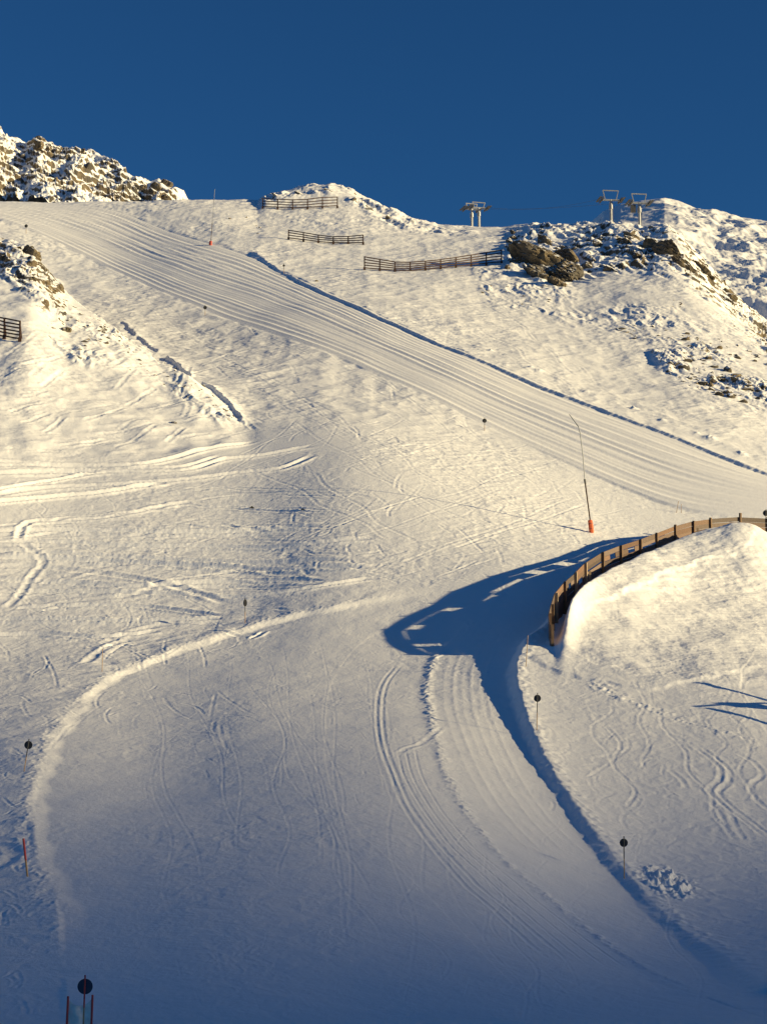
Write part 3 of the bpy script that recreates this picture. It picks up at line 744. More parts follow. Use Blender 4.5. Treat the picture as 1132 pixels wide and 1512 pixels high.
# ------------------------------------------------------------------ small mesh kit
def obj(name, bm, mat, parent=None, smooth=False):
    me = bpy.data.meshes.new(name); bm.to_mesh(me); bm.free()
    if smooth:
        for p in me.polygons: p.use_smooth = True
    me.materials.append(mat)
    o = bpy.data.objects.new(name, me); COL.objects.link(o)
    if parent is not None: o.parent = parent
    return o
def thing(name, loc, label, cat, group=None, rz=0.0):
    o = bpy.data.objects.new(name, None); COL.objects.link(o); o.location = loc; o.rotation_euler = (0, 0, rz)
    o.empty_display_size = 0.3
    return props(o, label, cat, group)
def bar_into(bm, a, b, w, h=None, up=Vector((0, 0, 1)), taper=1.0):
    """rectangular beam from a to b; w across, h along 'up'"""
    a, b = Vector(a), Vector(b); h = h or w; d = (b - a).normalized(); s = d.cross(up)
    if s.length < 1e-4: s = d.cross(Vector((0, 1, 0)))
    s.normalize(); u_ = s.cross(d).normalized()
    vs = []
    for p, k in ((a, 1.0), (b, taper)):
        for q, r in ((-1, -1), (1, -1), (1, 1), (-1, 1)): vs.append(bm.verts.new(p + s * q * w / 2 * k + u_ * r * h / 2 * k))
    for f in ((3, 2, 1, 0), (4, 5, 6, 7), (0, 1, 5, 4), (1, 2, 6, 5), (2, 3, 7, 6), (3, 0, 4, 7)): bm.faces.new([vs[i] for i in f])
def tube_into(bm, pts, radii, seg=8, cap=True):
    pts = [Vector(p) for p in pts]; rings = []
    for i, p in enumerate(pts):
        d = (pts[min(i + 1, len(pts) - 1)] - pts[max(i - 1, 0)]).normalized()
        s = d.cross(Vector((0, 0, 1)));
        if s.length < 1e-3: s = Vector((1, 0, 0))
        s.normalize(); u_ = s.cross(d)
        r = radii[i] if hasattr(radii, '__len__') else radii
        rings.append([bm.verts.new(p + (s * math.cos(2 * math.pi * k / seg) + u_ * math.sin(2 * math.pi * k / seg)) * r) for k in range(seg)])
    for r0_, r1_ in zip(rings, rings[1:]):
        for k in range(seg): bm.faces.new((r0_[k], r0_[(k + 1) % seg], r1_[(k + 1) % seg], r1_[k]))
    if cap:
        bm.faces.new(rings[0][::-1]); bm.faces.new(rings[-1])
def beam(name, a, b, w, mat, parent, h=None, **k):
    bm = bmesh.new(); bar_into(bm, a, b, w, h, **k); return obj(name, bm, mat, parent)
def tube(name, pts, r, mat, parent, seg=8):
    bm = bmesh.new(); tube_into(bm, pts, r, seg); return obj(name, bm, mat, parent, smooth=False)
def at_depth(u, v, y):
    t, e = pix_te(u, v); return Vector((float(t) * y, y, float(e) * y))

# ------------------------------------------------------------------ wooden barrier of planks round the bend
FU = [(812,924,122.0),(809.5,908,124.0),(813,893,126.0),(818,877,128.2),(831,861,131.5),(847,847,134.6),(862,832,137.4),(887,816,141.2),(914,806,144.6),(943,797,147.9),(967,788,150.6),(995,777,153.5),(1021,770,155.9),(1047,766,158.0),(1090,763.5,160.6),(1132,765.5,162.4),(1176,769,163.4),(1222,775,164.0)]
tops = [at_depth(*p) for p in FU]
wf = thing('plank_barrier', Vector((tops[0].x, tops[0].y, ground_z(tops[0].x, tops[0].y))), 'long curved brown plank barrier on wooden posts beside the bend of the snow track', 'wooden barrier')
org = wf.location.copy()
rw = random.Random(12)
HB = 2.4
for k, p in enumerate(tops):
    q = p - org; big_post = FU[k][0] == 1090
    gz = ground_z(p.x, p.y) - org.z
    ex_ = 0.35 if big_post else rw.uniform(0.03, 0.14)
    nb = tops[min(k + 1, len(tops) - 1)] - tops[max(k - 1, 0)]; nb.z = 0; nb.normalize(); side = Vector((nb.y, -nb.x, 0))   # towards the sun side
    lean = Vector((rw.uniform(-.04, .04), 0, 0))
    o = beam('post', Vector((q.x, q.y, min(gz, q.z - HB) - 0.5)) + side * 0.13, Vector((q.x, q.y, q.z + ex_)) + side * 0.13 + lean, 0.19, M_POST_LIT if k in (3, 5, 6) else M_POST, wf, h=0.17, up=Vector((nb.x, nb.y, 0)))
    if k in (3, 5, 6): o['label'] = 'post coloured paler as if sunlit'
    if k in (6, 12):
        o = beam('brace_post', Vector((q.x, q.y, q.z - HB)) + side * 0.33 + nb * 0.35, Vector((q.x, q.y, q.z - 0.55)) + side * 0.33 + nb * 0.35, 0.15, M_POST_LIT, wf)
nrow = 6
for k in range(len(tops) - 1):
    a, b = tops[k] - org, tops[k + 1] - org
    zs = 0.02
    
    for r in range(nrow):
        hb = HB / nrow * rw.uniform(0.86, 0.965)
        if k in (6, 9) and r == 1: hb *= 0.72
        if (k, r) in ((1, 1), (2, 2), (3, 1), (4, 1), (5, 2), (7, 1), (8, 1)):
            zc = zs + hb / 2; L_ = (b - a).length; d = (b - a).normalized()
            g0 = rw.uniform(0.1, 0.5)
            for f0, f1 in ((0.01, g0), (g0 + rw.uniform(0.22, 0.42), 0.99)):
                beam('plank', a + d * L_ * f0 + Vector((0, 0, -zc)), a + d * L_ * f1 + Vector((0, 0, -zc)), 0.045, M_WOOD, wf, h=hb)
            zs += HB / nrow; continue
        zc = zs + hb / 2; sag = rw.uniform(-0.03, 0.03)
        d = (b - a); d.normalize()
        beam('plank', a + Vector((0, 0, -zc)) + d * 0.012, b + Vector((0, 0, -zc + sag)) - d * 0.012, 0.045, M_WOOD, wf, h=hb)
        zs += HB / nrow

# ------------------------------------------------------------------ piste markers
def marker(base, head, disc_px, label, D=None, red=True, tilt=0.0, disc_mat=None, squash=1.0, poleup=0.10):
    p = on(*base) if D is None else Vector((at_depth(base[0], base[1], D)))
    t_ = thing('piste_marker', p, label, 'piste marker', 'round piste markers on poles')
    y = p.y; top = at_depth(head[0], head[1], y) - p; r = disc_px / 2 * y / F
    ax = top.normalized()
    tube('pole', [-ax * 0.25, top * 0.55], 0.018 + 0.00006 * y, M_BAMBOO, t_)
    tube('pole_top', [top * 0.55, top + ax * (r + poleup)], 0.019 + 0.00006 * y, M_RED if y < 60 else M_DARK, t_)
    bm = bmesh.new(); n_ = 28; back = Vector((0, 0.045, 0)); ring = [[], [], [], []]
    for k in range(n_):
        a_ = 2 * math.pi * k / n_; dx = Vector((math.cos(a_) * squash, 0, math.sin(a_)))
        for q, (rr__, yy_) in enumerate(((r * 0.97, 0.0), (r, 0.008), (r, 0.022), (r * 0.97, 0.03))): ring[q].append(bm.verts.new(top + back + dx * rr__ + Vector((0, yy_, 0))))
    for q in range(3):
        for k in range(n_): bm.faces.new((ring[q][k], ring[q][(k + 1) % n_], ring[q + 1][(k + 1) % n_], ring[q + 1][k]))
    bm.faces.new(ring[0][::-1]); bm.faces.new(ring[3])
    obj('disc', bm, disc_mat or M_BLACK, t_)
    return t_
marker((123,1526), (125.5,1457), 22, 'dark blue disc on a pole before the white net at lower left', D=50, disc_mat=M_BLUE)
marker((36,1139), (42,1100), 12, 'black disc on a leaning pole above the red slalom stick on the left')
marker((362,920), (362,890), 11, 'narrow black disc seen almost edge on, on the rim above the shaded fan', squash=0.5)
marker((792,1078), (793,1031), 10.5, 'black disc on a pole just below the near end of the plank barrier')
marker((921,1297), (920.5,1244.5), 12, 'black disc on a pole beside the heap of snow lumps at lower right')
marker((715,636), (715,621), 6.5, 'small dark disc on the lower edge of the groomed piste, nearest the tall snow lance')
marker((303,466), (303,454), 5.5, 'tiny dark disc on the lower piste edge, below the distant lance')
marker((39,345), (39,333.5), 5, 'tiny dark disc highest up the groomed piste at the left edge')
marker((1129,778), (1130,757.5), 9, 'dark disc half cut off by the right edge behind the plank barrier')
marker((419,404), (419,392), 3.5, 'tiny dark disc just above the cut bank under the middle snow fence')

# sticks
def stick(base, top, r, mats, label, cat, name, group=None):
    p = on(*base); t_ = thing(name, p, label, cat, group); v = at_depth(top[0], top[1], p.y) - p
    if len(mats) == 1: tube('shaft', [-v.normalized() * 0.2, v], r, mats[0], t_)
    else:
        tube('lower_shaft', [-v.normalized() * 0.2, v * 0.42], r * 0.9, mats[0], t_); tube('upper_shaft', [v * 0.42, v], r, mats[1], t_)
stick((41,1294), (35,1238), 0.042, [M_BAMBOO, M_RED], 'leaning stick with a red upper half on the left edge of the fan', 'slalom pole', 'slalom_pole')
stick((151,992), (152,958), 0.022, [M_BAMBOO], 'thin bare cane standing above the left end of the rim', 'cane', 'cane')
stick((776,984), (779,938), 0.022, [M_BAMBOO], 'thin bare cane on the bank at the near end of the plank barrier', 'cane', 'cane')
stick((998,757), (1001,740), 0.022, [M_BAMBOO], 'left one of two short canes behind the plank barrier', 'cane', 'cane')
stick((1005,757), (1005,744), 0.022, [M_BAMBOO], 'right one of two short canes behind the plank barrier', 'cane', 'cane')
# net panel at the corner
gp = Vector(at_depth(119, 1545, 50.6)); gz_ = ground_z(gp.x, gp.y); gp.z = gz_
nt_ = thing('safety_net_panel', gp, 'off white netting stretched between two red sticks behind the dark blue disc', 'safety net')
pl_, pr_ = at_depth(101, 1471, 50.6) - gp, at_depth(137, 1469, 50.6) - gp
for p_, q_ in ((pl_, -0.03), (pr_, -0.02)):
    tube('net_pole', [Vector((p_.x + q_, 0, -0.2)), p_], 0.030, M_RED, nt_)
bm = bmesh.new(); nx, nz = 18, 26; vv = []
for i in range(nx + 1):
    for k in range(nz + 1):
        f = i / nx; g = k / nz; topz = (pl_.z * (1 - f) + pr_.z * f) - 0.05 - 0.22 * (4 * f * (1 - f)) ** 0.8 * (1 if True else 0)
        x_ = pl_.x * (1 - f) + pr_.x * f; z_ = -0.05 + g * (topz + 0.05)
        y_ = 0.07 * math.sin(f * 9 + g * 2) * math.sin(math.pi * f) + 0.03 * math.sin(g * 14 + f * 5) * math.sin(math.pi * f) + 0.02
        vv.append(bm.verts.new((x_, y_, z_)))
for i in range(nx):
    for k in range(nz): bm.faces.new((vv[i * (nz + 1) + k], vv[(i + 1) * (nz + 1) + k], vv[(i + 1) * (nz + 1) + k + 1], vv[i * (nz + 1) + k + 1]))
nm_ = obj('netting', bm, M_NET, nt_, smooth=True)
sol = nm_.modifiers.new('thick', 'SOLIDIFY'); sol.thickness = 0.02

# ------------------------------------------------------------------ snow lances
def lance(basepx, path, pad_h, pad_w, label, pad_mat, r1, r2):
    p = on(*basepx); t_ = thing('snow_lance', p, label, 'snow lance')
    P_ = [at_depth(u, v, p.y) - p for u, v in path]
    d0 = P_[0].normalized()
    bm = bmesh.new(); s_ = pad_w / 2
    prof = [(0.0, 0.92), (0.06, 1.0), (pad_h * 0.5, 1.03), (pad_h - 0.08, 0.97), (pad_h, 0.80)]; rings = []
    for h_, k_ in prof:
        rings.append([bm.verts.new(d0 * h_ + Vector((math.cos(a_) * s_ * k_, math.sin(a_) * s_ * k_, -0.05 if h_ == 0 else 0))) for a_ in [math.pi / 8 + q * math.pi / 4 for q in range(8)]])
    for a_, b_ in zip(rings, rings[1:]):
        for k in range(8): bm.faces.new((a_[k], a_[(k + 1) % 8], b_[(k + 1) % 8], b_[k]))
    bm.faces.new(rings[0][::-1]); bm.faces.new(rings[-1]); obj('base_pad', bm, pad_mat, t_)
    tube('lower_pole', [d0 * pad_h * 0.9, P_[0]], r1, M_RUST, t_)
    tube('joint_sleeve', [P_[0] - d0 * 0.25, P_[0] + d0 * 0.15], r1 * 1.45, M_DARK, t_)
    tube('upper_pole', [P_[0]] + P_[1:-1], r2, M_GALV, t_)
    tube('nozzle_head', [P_[-2], P_[-1]], [r2 * 1.25, r2 * 0.8], M_GALV, t_)
    # straps round the pad
    for hh in (0.3, 0.7):
        tube('strap', [d0 * (pad_h * hh - 0.025), d0 * (pad_h * hh + 0.025)], s_ * 1.045, M_DARK, t_)
lance((873,786), [(863,710), (860,672), (856,640), (853.5,630), (840,612)], 1.08, 0.44, 'tall thin snow lance rising from an orange padded base above the bend of the track', M_ORANGE, 0.062, 0.042)
lance((311,362), [(313.5,330), (315.5,305), (317,282), (317.4,279)], 0.75, 0.60, 'distant thin snow lance with a small red base at the top edge of the piste', M_RED, 0.05, 0.045)

# ------------------------------------------------------------------ steel snow fences
def snow_fence(bot, top, nb, label, nbars):
    """bot, top: photo outlines of foot and top; nb bays"""
    bu = np.array(bot, float); tu = np.array(top, float)
    us = np.linspace(bu[0, 0], bu[-1, 0], nb + 1)
    g = [on(u, np.interp(u, bu[:, 0], bu[:, 1])) for u in us]
    # keep the feet on a smooth line so that the fence does not jump about
    ys = np.polyval(np.polyfit(us, [q.y for q in g], 2), us)
    feet = []; heads = []
    for u, y in zip(us, ys):
        f_ = at_depth(u, np.interp(u, bu[:, 0], bu[:, 1]), y); feet.append(f_)
        heads.append(at_depth(u, np.interp(u, tu[:, 0], tu[:, 1]), y))
    c = feet[0]; t_ = thing('snow_fence', c, label, 'snow fence', 'steel snow fences on the slope')
    rf = random.Random(nb)
    for k in range(nb + 1):
        a, b = feet[k] - c, heads[k] - c; hh = (b - a).z
        gz = ground_z(feet[k].x, feet[k].y) - c.z
        beam('post', Vector((a.x, a.y, min(a.z, gz) - 0.3)), b + Vector((0, 0, 0.04)), 0.20, M_RUST, t_, h=0.16, up=Vector((0, 1, 0)))
        beam('strut', a + Vector((0, 1.4, -0.2)), a + Vector((0, 0.1, hh * 0.72)), 0.11, M_RUST, t_)
        beam('foot_plate', Vector((a.x, a.y - 0.15, a.z + 0.42)), Vector((a.x, a.y - 0.15, a.z - 0.2)), 0.38, M_RUST, t_, h=0.14, up=Vector((0, 1, 0)))
    for k in range(nb):
        for r in range(nbars):
            f_ = (r + 0.75) / (nbars - 0.2); f_ = min(f_, 1.0)
            a = feet[k] - c; b = feet[k + 1] - c; ha = (heads[k] - feet[k]).z; hb = (heads[k + 1] - feet[k + 1]).z
            j1, j2 = rf.uniform(-.03, .03), rf.uniform(-.03, .03)
            beam('rail', a + Vector((-0.02, -0.14, ha * f_ + j1 - .04)), b + Vector((0.02, -0.14, hb * f_ + j2 - .04)), 0.07, M_RUST, t_, h=0.17)
snow_fence([(388,308),(440,309.5),(498,307)], [(388,293),(430,295),(458,294),(475,291.5),(498,291)], 5, 'highest steel snow fence, right under the rounded summit', 4)
snow_fence([(426,354),(480,360),(536,361)], [(426,339.5),(470,347),(500,350.5),(536,347)], 5, 'short steel snow fence bent downhill, middle one of the three on the slope', 4)
snow_fence([(538,398.5),(600,402),(640,398),(740,389.5)], [(538,379),(590,388),(640,384.5),(690,377.5),(740,369)], 9, 'longest steel snow fence, reaching the rocky outcrop at its right end', 5)
snow_fence([(-62,485),(-30,492),(0,499),(30,504)], [(-62,457),(-30,462),(0,468.5),(30,474)], 4, 'steel snow fence cut off by the left edge of the photo on the spur', 6)

# ------------------------------------------------------------------ lift pylons and their rope
def pylon(u, v_arm, v_top, half, dback, label, box=False, yaw=0.15):
    t, e = pix_te(u, v_arm); i = int(np.argmin(np.abs(T - float(t)))); yc = float(SC_D[i]) + dback
    x = float(t) * yc; gz = ground_z(x, yc); p = Vector((x, yc, gz))
    t_ = thing('lift_pylon', p, label, 'lift pylon', 'chairlift pylons on the skyline')
    m = yc / F; za = float(e) * yc - gz; zt = float(pix_te(u, v_top)[1]) * yc - gz; hw = half * m
    R_ = Matrix.Rotation(yaw, 3, 'Z')
    rt = lambda a, b, c: R_ @ Vector((a, b, c))
    tube('pole', [(0, 0, -0.5), (0, 0, za)], [0.30, 0.23], M_GALV, t_, 12)
    tube('collar', [(0, 0, za - 1.9), (0, 0, za - 1.0)], [0.40, 0.38], M_GALV, t_, 12)
    tube('ladder', [(0.42, -0.1, 1), (0.34, -0.1, za - 0.3)], 0.05, M_DARK, t_, 6)
    beam('crossarm', rt(-hw * 1.15, 0, za), rt(hw * 1.15, 0, za), 0.34, M_GALV, t_, h=0.30)
    for s_ in (-1, 1):
        bm = bmesh.new(); bar_into(bm, rt(s_ * hw * 1.2, -1.7, za - 0.25), rt(s_ * hw * 1.2, 1.7, za - 0.15), 0.16, 0.26)
        for q in range(5):
            yq = -1.5 + q * 0.75; tube_into(bm, [rt(s_ * hw * 1.2 - 0.06, yq, za - 0.02), rt(s_ * hw * 1.2 + 0.06, yq, za - 0.02)], 0.27, 10)
        obj('sheave_train', bm, M_DARK, t_)
        bm = bmesh.new(); bar_into(bm, rt(s_ * hw * 1.2 + 0.5 * s_, -1.9, za + 0.1), rt(s_ * hw * 1.2 + 0.5 * s_, 1.9, za + 0.1), 0.5, 0.07)
        obj('service_walkway', bm, M_DARK, t_)
        beam('frame_leg', rt(s_ * hw * 0.72, 0, za + 0.12), rt(s_ * hw, 0, zt), 0.17, M_GALV, t_)
    beam('lifting_frame', rt(-hw * 1.02, 0, zt), rt(hw * 1.02, 0, zt), 0.19, M_GALV, t_)
    if box: beam('control_box', rt(-hw * 0.9, -0.3, za - 0.5), rt(-hw * 0.9, -0.3, za - 2.0), 1.0, M_DARK, t_, h=0.6)
    return p, [p + rt(s_ * hw * 1.2, 0, za + 0.26) for s_ in (-1, 1)]
pyl = []
pyl.append(pylon(696, 309, 301, 9, 16, 'shorter left pylon of the close pair above the saddle', yaw=0.3))
pyl.append(pylon(706.5, 307, 299, 10, 12, 'taller right pylon of the close pair above the saddle', yaw=0.25))
pyl.append(pylon(901, 295.5, 281.5, 12, 26, 'pale pylon standing clear of the far mountain, left of the dark control box', yaw=0.12))
pyl.append(pylon(943, 300, 286.5, 11.5, 20, 'pylon with a dark control box in front of the shaded far mountain', box=True, yaw=0.12))
def rope(a, b, sag, label):
    bm = bmesh.new(); P_ = []
    for k in range(17):
        f = k / 16; P_.append(a * (1 - f) + b * f + Vector((0, 0, -sag * 4 * f * (1 - f))) - a)
    tube_into(bm, P_, 0.02, 5); o = obj('haul_rope', bm, M_DARK, None); o.location = a
    props(o, label, 'rope')
rope(pyl[1][1][1], pyl[2][1][0], 1.2, 'lower faint lift rope crossing the sky between the pylons')
rope(pyl[0][1][1], pyl[3][1][0], 0.6, 'upper faint lift rope crossing the sky between the pylons')

# ------------------------------------------------------------------ unseen beams added past the right edge to cast shadows into view
SDv = Vector(sun_dir)
def caster(u, v, L_): return on(u, v) + SDv * L_
tf0 = on(1150, 1050); tf0 = Vector((tf0.x + 3.5, tf0.y + 1.0, 0)); tf0.z = ground_z(tf0.x, tf0.y)
tf = thing('shadow_caster_frame', tf0, 'added frame outside the right edge, put up to cast crossing shadows on the snow', 'shadow caster')
for (a_, la), (b_, lb), w_ in [(((1032,1008), 13), ((1131,1034), 4.5), 0.22), (((1024,1043), 14), ((1131,1038), 6.5), 0.16), (((1047,1046), 12), ((1131,1068), 4.5), 0.22), (((1075,1040), 10), ((1131,1044), 5), 0.55)]:
    A_, B_ = caster(a_[0], a_[1], la), caster(b_[0], b_[1], lb)
    if w_ in (0.22,): B_ = B_ + (B_ - A_) * 0.75
    beam('timber', A_ - tf0, B_ - tf0, w_, M_POST, tf)  # made-up beam, placed only for the shadow it throws

# ------------------------------------------------------------------ rocks
def rock_mesh(seed, sub=3, flat=0.7, strata=0.0):
    """angular block: a ball cut by random planes, then broken into ledges along tilted bedding"""
    rr = random.Random(seed); bm = bmesh.new(); bmesh.ops.create_icosphere(bm, subdivisions=sub, radius=1.0)
    co = np.array([v.co for v in bm.verts])
    for k in range(9):
        nv = np.array(Vector((rr.gauss(0, 1), rr.gauss(0, 1), rr.gauss(0, 0.8))).normalized()); d_ = rr.uniform(0.4, 0.8)
        dd = co @ nv - d_; co -= np.where(dd > 0, dd, 0)[:, None] * nv * 0.97
    if strata:
        ax = np.array(Vector((0.15, 0.2, 1.0)).normalized()); h = co @ ax + 0.12 * perlin(co[:, 0] * 1.5 + seed, co[:, 1] * 1.5)
        st_ = h * 4.5; fr_ = st_ - np.floor(st_)
        r_ = 1 + strata * (np.sin(np.floor(st_) * 12.9898 + seed) * 0.5 - 0.5 * (fr_ > 0.82)); co[:, :2] *= r_[:, None]
    nz_ = fbm(co[:, 0] * 2.2 + seed, co[:, 1] * 2.2 + co[:, 2] * 1.7, 3, seed, ridged=True) * (0.07 + 0.05 * (strata > 0))
    ln = np.linalg.norm(co, axis=1, keepdims=True); co = co * (1 + nz_[:, None] / np.maximum(ln, .3))
    co[:, 2] *= flat
    for v, c in zip(bm.verts, co): v.co = c
    me = bpy.data.meshes.new('rock'); bm.to_mesh(me); bm.free(); me.materials.append(M_ROCK)
    return me
M_SLAB = snow_rock_material('bare_slab_material', 1, thresh=0.87)
SMALL = [rock_mesh(900 + k, 2, 0.75) for k in range(8)]; MID = [rock_mesh(930 + k, 3, 0.9, 0.2) for k in range(6)]; LARGE = [rock_mesh(950 + k, 4, 0.9, 0.22) for k in range(8)]
def put_rock(u, v, w_px, h_k, meshes, rr, label, group, sink=0.35, name='rock', yawr=None, tilt=0.25, D=None, slab=False):
    p = on(u, v) if D is None else at_depth(u, v, D)
    if p.y > 600: return None
    r = w_px / 2 * p.y / F
    o = bpy.data.objects.new(name, rr.choice(meshes)); COL.objects.link(o)
    h_k *= 1.45; sc_ = (r, r * rr.uniform(0.7, 1.3), r * h_k)
    o.scale = sc_; o.location = p - Vector((0, 0, sc_[2] * sink)); o.rotation_euler = (rr.gauss(0, tilt), rr.gauss(0, tilt), rr.uniform(0, 6.28) if yawr is None else yawr)
    if slab: o.scale = (r * rr.uniform(1.0, 1.6), r * rr.uniform(0.8, 1.3), r * h_k * rr.uniform(0.5, 0.8)); o.rotation_euler = (rr.gauss(0.1, .2), 0.62 + rr.gauss(0, .12), rr.gauss(-0.3, .3))
    props(o, label, 'rock', group); return o
def poly_sample(poly, n_, rr):
    P_ = np.array(poly, float); o = []
    while len(o) < n_:
        u, v = rr.uniform(P_[:, 0].min(), P_[:, 0].max()), rr.uniform(P_[:, 1].min(), P_[:, 1].max()); c = False
        for i in range(len(P_)):
            a, b = P_[i], P_[(i + 1) % len(P_)]
            if (a[1] > v) != (b[1] > v) and u < (b[0] - a[0]) * (v - a[1]) / (b[1] - a[1]) + a[0]: c = not c
        if c: o.append((u, v))
    return o
PATCH = [
 ([(0,350),(45,364),(93,428),(92,440),(60,432),(30,400),(0,392)], 34, (5, 17), 0.8, 'dark rock on the upper crest of the left spur', 'rocks on the upper crest of the left spur'),
 ([(88,440),(150,474),(225,530),(215,538),(150,505),(95,470)], 34, (4, 14), 0.6, 'dark rock strewn down the crest of the left spur below the bare crag', 'rocks strewn down the crest of the left spur'),
 ([(110,500),(160,500),(165,525),(112,528)], 7, (6, 15), 0.5, 'dark flat rock on the spur face right of the cut off snow fence', 'flat rocks on the face of the left spur'),
 ([(205,535),(260,555),(300,590),(345,620),(300,600),(225,560)], 20, (3, 9), 0.5, 'small brown rock near the lower tip of the left spur', 'small rocks near the lower tip of the left spur'),
 ([(985,530),(1030,522),(1065,535),(1115,572),(1128,592),(1085,596),(1040,578),(985,555)], 80, (7, 25), 0.75, 'dark rock in the dense cluster at the right edge above the cut bank', 'rocks of the dense dark cluster on the right'),
 ([(888,478),(960,482),(1010,490),(1060,500),(1132,520),(1132,545),(1060,520),(985,505),(930,498),(890,490)], 50, (6, 19), 0.6, 'dark rock in the long scattered band above the dense cluster', 'rocks of the scattered band above the dense cluster'),
 ([(705,415),(790,425),(835,455),(760,450),(705,432)], 24, (3, 9), 0.4, 'small brown rock sprinkled on the snow below the big outcrop', 'small rocks below the big outcrop'),
 ([(980,440),(1030,450),(1045,462),(990,452)], 6, (5, 12), 0.4, 'dark low rock on open snow below the right ridge', 'low rocks below the ridge on the right'),
 ([(243,530),(284,557),(300,570),(362,630),(352,632),(296,580),(240,538)], 26, (3, 9), 0.9, 'small dark rock in the sheared edge at the lower end of the left spur', 'small rocks in the sheared edge of the left spur'),
 ([(320,305),(390,330),(380,352),(330,335)], 8, (4, 9), 0.5, 'small rock on the snow right of the distant lance', 'small rocks right of the distant lance'),
]
rr = random.Random(77)
for poly, n_, (w0, w1), hk, lab, grp in PATCH:
    for u, v in poly_sample(poly, n_, rr):
        put_rock(u, v, w0 + (w1 - w0) * rr.random() ** 2.2, hk * rr.uniform(0.7, 1.3), SMALL, rr, lab, grp)
for u, v, w_, hk, lab in [
 (100,487,26,0.45,'wide flat dark boulder on the spur face right of the cut off snow fence'),
 (42,372,30,0.9,'large grey boulder crowning the left spur'), (62,395,22,1.0,'dark boulder just under the crowning boulder of the left spur'),
 (88,424,18,0.9,'dark boulder at the lower end of the bare crag on the left spur'),
 (6,378,16,0.9,'dark boulder at the left edge on top of the spur'),
 (1068,560,26,0.6,'largest boulder in the middle of the dense cluster on the right'),
 (372,750,10,0.2,'small flat stone poking out among the traverse tracks'), (448,752,9,0.2,'small dark stone beside a drift ledge'),
 (467,415,8,0.6,'small yellowish stone above the cut bank of the piste'), (257,624,12,0.4,'small dark stone low on the face of the left spur')]:
    put_rock(u, v, w_, hk, LARGE, rr, lab, None, sink=0.45)
# the big outcrop at the end of the longest fence
OUT = [(812,374,76,1.05,0.2,'upper brown slab of the big outcrop right of the longest snow fence'), (840,394,60,0.9,0.2,'long brown slab slanting down the right side of the outcrop face'), (804,400,54,0.9,0.2,'lower brown slab at the left of the outcrop face'), (828,414,42,0.8,0.3,'lowest tongue of brown rock under the outcrop slabs'), (776,376,42,0.9,0.2,'leftmost brown slab of the outcrop face, beside the shaded gully'),
 (775,362,30,0.8,0.2,'left top block of the big outcrop by the fence end'), (806,352,34,0.7,0.2,'top block of the big outcrop on the skyline side'), (840,372,44,0.8,0.25,'tilted block right of the brown slab face'),
 (868,386,34,0.8,0.3,'dark block below the saddle of the outcrop ridge'), (905,392,30,0.7,0.3,'dark block at the lower right end of the outcrop'), (757,348,20,0.9,0.2,'small block beside the shaded gully at the fence end'),
 (750,392,14,0.8,0.3,'small dark block just below the right end of the longest fence'), (868,345,26,0.6,0.3,'low snowy block on the ridge left of the first single pylon'), (925,352,28,0.7,0.3,'snowy block under the second single pylon'),
 (962,352,34,0.8,0.3,'round snowy block right of the pylons'), (985,362,40,1.0,0.25,'dark brown cliff block at the top of the right ridge'), (1010,384,30,0.8,0.3,'grey block a little down the right ridge'),
 (1040,396,30,0.8,0.3,'brown block halfway down the right ridge'), (1066,412,24,0.7,0.3,'block on the right ridge below the halfway one'), (1090,424,24,0.8,0.3,'dark block low on the right ridge'), (1116,440,24,0.9,0.3,'lowest dark block of the right ridge at the edge'),
 (410,285,18,0.5,0.3,'dark rock left on the rounded summit'), (445,282,20,0.5,0.3,'flat rock in the middle of the rounded summit'), (487,277,22,0.45,0.3,'rock at the very top of the rounded summit'),
 (520,292,14,0.5,0.3,'rock on the right shoulder of the rounded summit'), (545,306,14,0.5,0.3,'rock further down the right shoulder of the summit'), (575,318,16,0.5,0.3,'low rock where the summit shoulder flattens')]
SLABS = [rock_mesh(990 + k, 5, 0.9, 0.25) for k in range(3)]
for me_ in SLABS: me_.materials[0] = M_SLAB
for u, v, w_, hk, sk_, lab in OUT:
    put_rock(u, v + w_ * 0.18, w_, hk, SLABS if 'brown' in lab else LARGE, rr, lab, None, sink=(0.05 if 'brown' in lab else sk_ + 0.15), name='outcrop_rock', tilt=0.35, slab=w_ > 15)
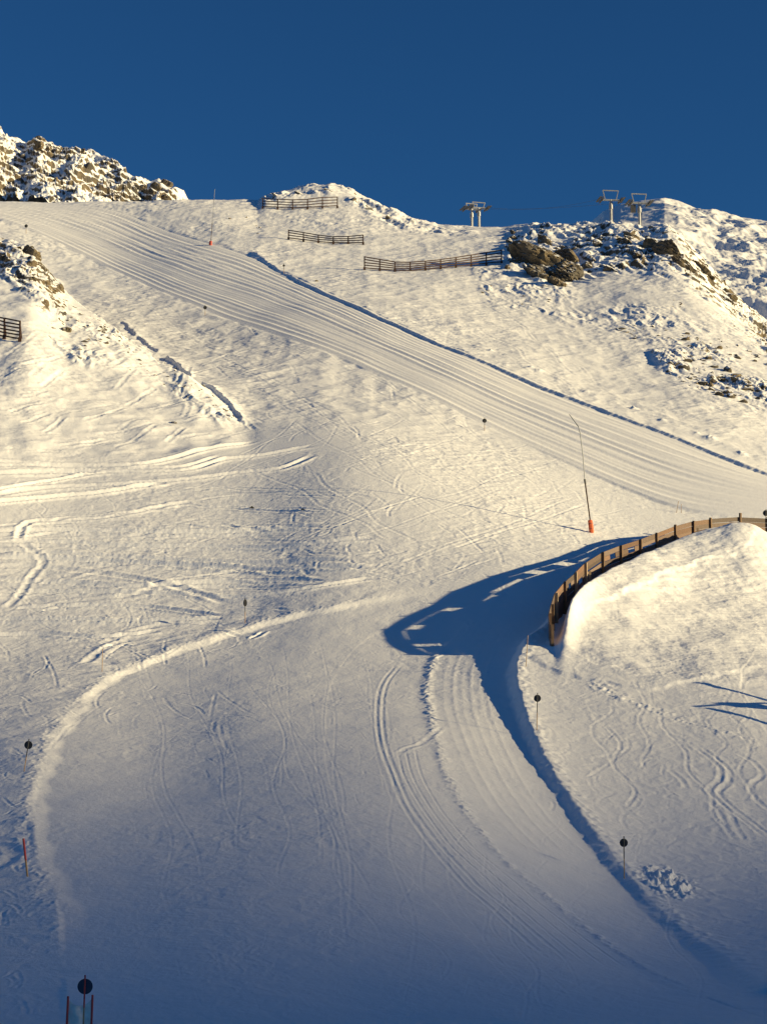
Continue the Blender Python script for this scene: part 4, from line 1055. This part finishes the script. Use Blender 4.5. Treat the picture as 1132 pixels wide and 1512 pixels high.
for poly, n_, (w0, w1), lab, grp in [
 ([(745,345),(800,338),(860,345),(960,345),(1010,380),(980,390),(900,385),(860,400),(800,372),(750,385)], 34, (7, 20), 'angular snowy rock of the ridge between the longest fence and the pylons', 'rocks of the outcrop ridge'),
 ([(990,365),(1060,400),(1132,440),(1132,465),(1080,450),(1010,405)], 22, (6, 18), 'angular rock of the ridge falling to the right edge', 'rocks of the ridge falling to the right edge')]:
    for u, v in poly_sample(poly, n_, rr): put_rock(u, v, w0 + (w1 - w0) * rr.random() ** 1.6, rr.uniform(0.6, 1.0), MID, rr, lab, grp, sink=0.2, slab=True)
# the jagged crag on the left skyline
def surf(name):
    o = bpy.data.objects[name]; return o
dg = None
cxx, cyy, czz = patch('c', crag_sky, None, 60, 30, None, (-90, 335), 340, 340, 3.0, 701, 0.62)
rr = random.Random(5)
for k in range(34):
    i = rr.randrange(25, 325); jx = rr.randrange(100, 256)
    p = Vector((cxx[i, jx], cyy[i, jx], czz[i, jx])); r = rr.uniform(0.7, 2.0)
    o = bpy.data.objects.new('rock', rr.choice(LARGE if r > 1.5 else SMALL)); COL.objects.link(o)
    o.scale = (r, r, r * rr.uniform(0.7, 1.3)); o.location = p; o.rotation_euler = (rr.gauss(0, .4), rr.gauss(0, .4), rr.uniform(0, 6.28))
    props(o, 'angular snow dusted rock of the jagged crag on the left skyline', 'rock', 'rocks of the jagged left crag')

# single out the rocks of each group that can be told apart
def project(p):
    t, e = p.x / p.y, p.z / p.y; return te_pix(t, e)
groups = {}
for o in bpy.data.objects:
    if o.get('group') and o.get('category') == 'rock': groups.setdefault(o['group'], []).append(o)
for g, L_ in groups.items():
    used = set(); place = g.replace('rocks of ', '').replace('rocks ', '')
    small = 'small rocks' in g or 'flat rocks' in g
    place = g.replace('small rocks ', '').replace('flat rocks ', '').replace('low rocks ', '').replace('rocks of ', '').replace('rocks ', '')
    of = '' if place.split()[0] in ('on', 'strewn', 'near', 'below', 'right') else 'of '
    keys = [('largest rock', lambda o: -o.scale[0] * F / o.location.y), ('leftmost rock', lambda o: project(o.location)[0]), ('rightmost rock', lambda o: -project(o.location)[0]), ('topmost rock', lambda o: project(o.location)[1]), ('lowest rock', lambda o: -project(o.location)[1]), ('second largest rock', lambda o: -o.scale[0] * F / o.location.y)]
    for nm, kf in keys:
        for o in sorted(L_, key=kf):
            if o.name in used: continue
            used.add(o.name); o['label'] = (nm + ' ' + of + place); break
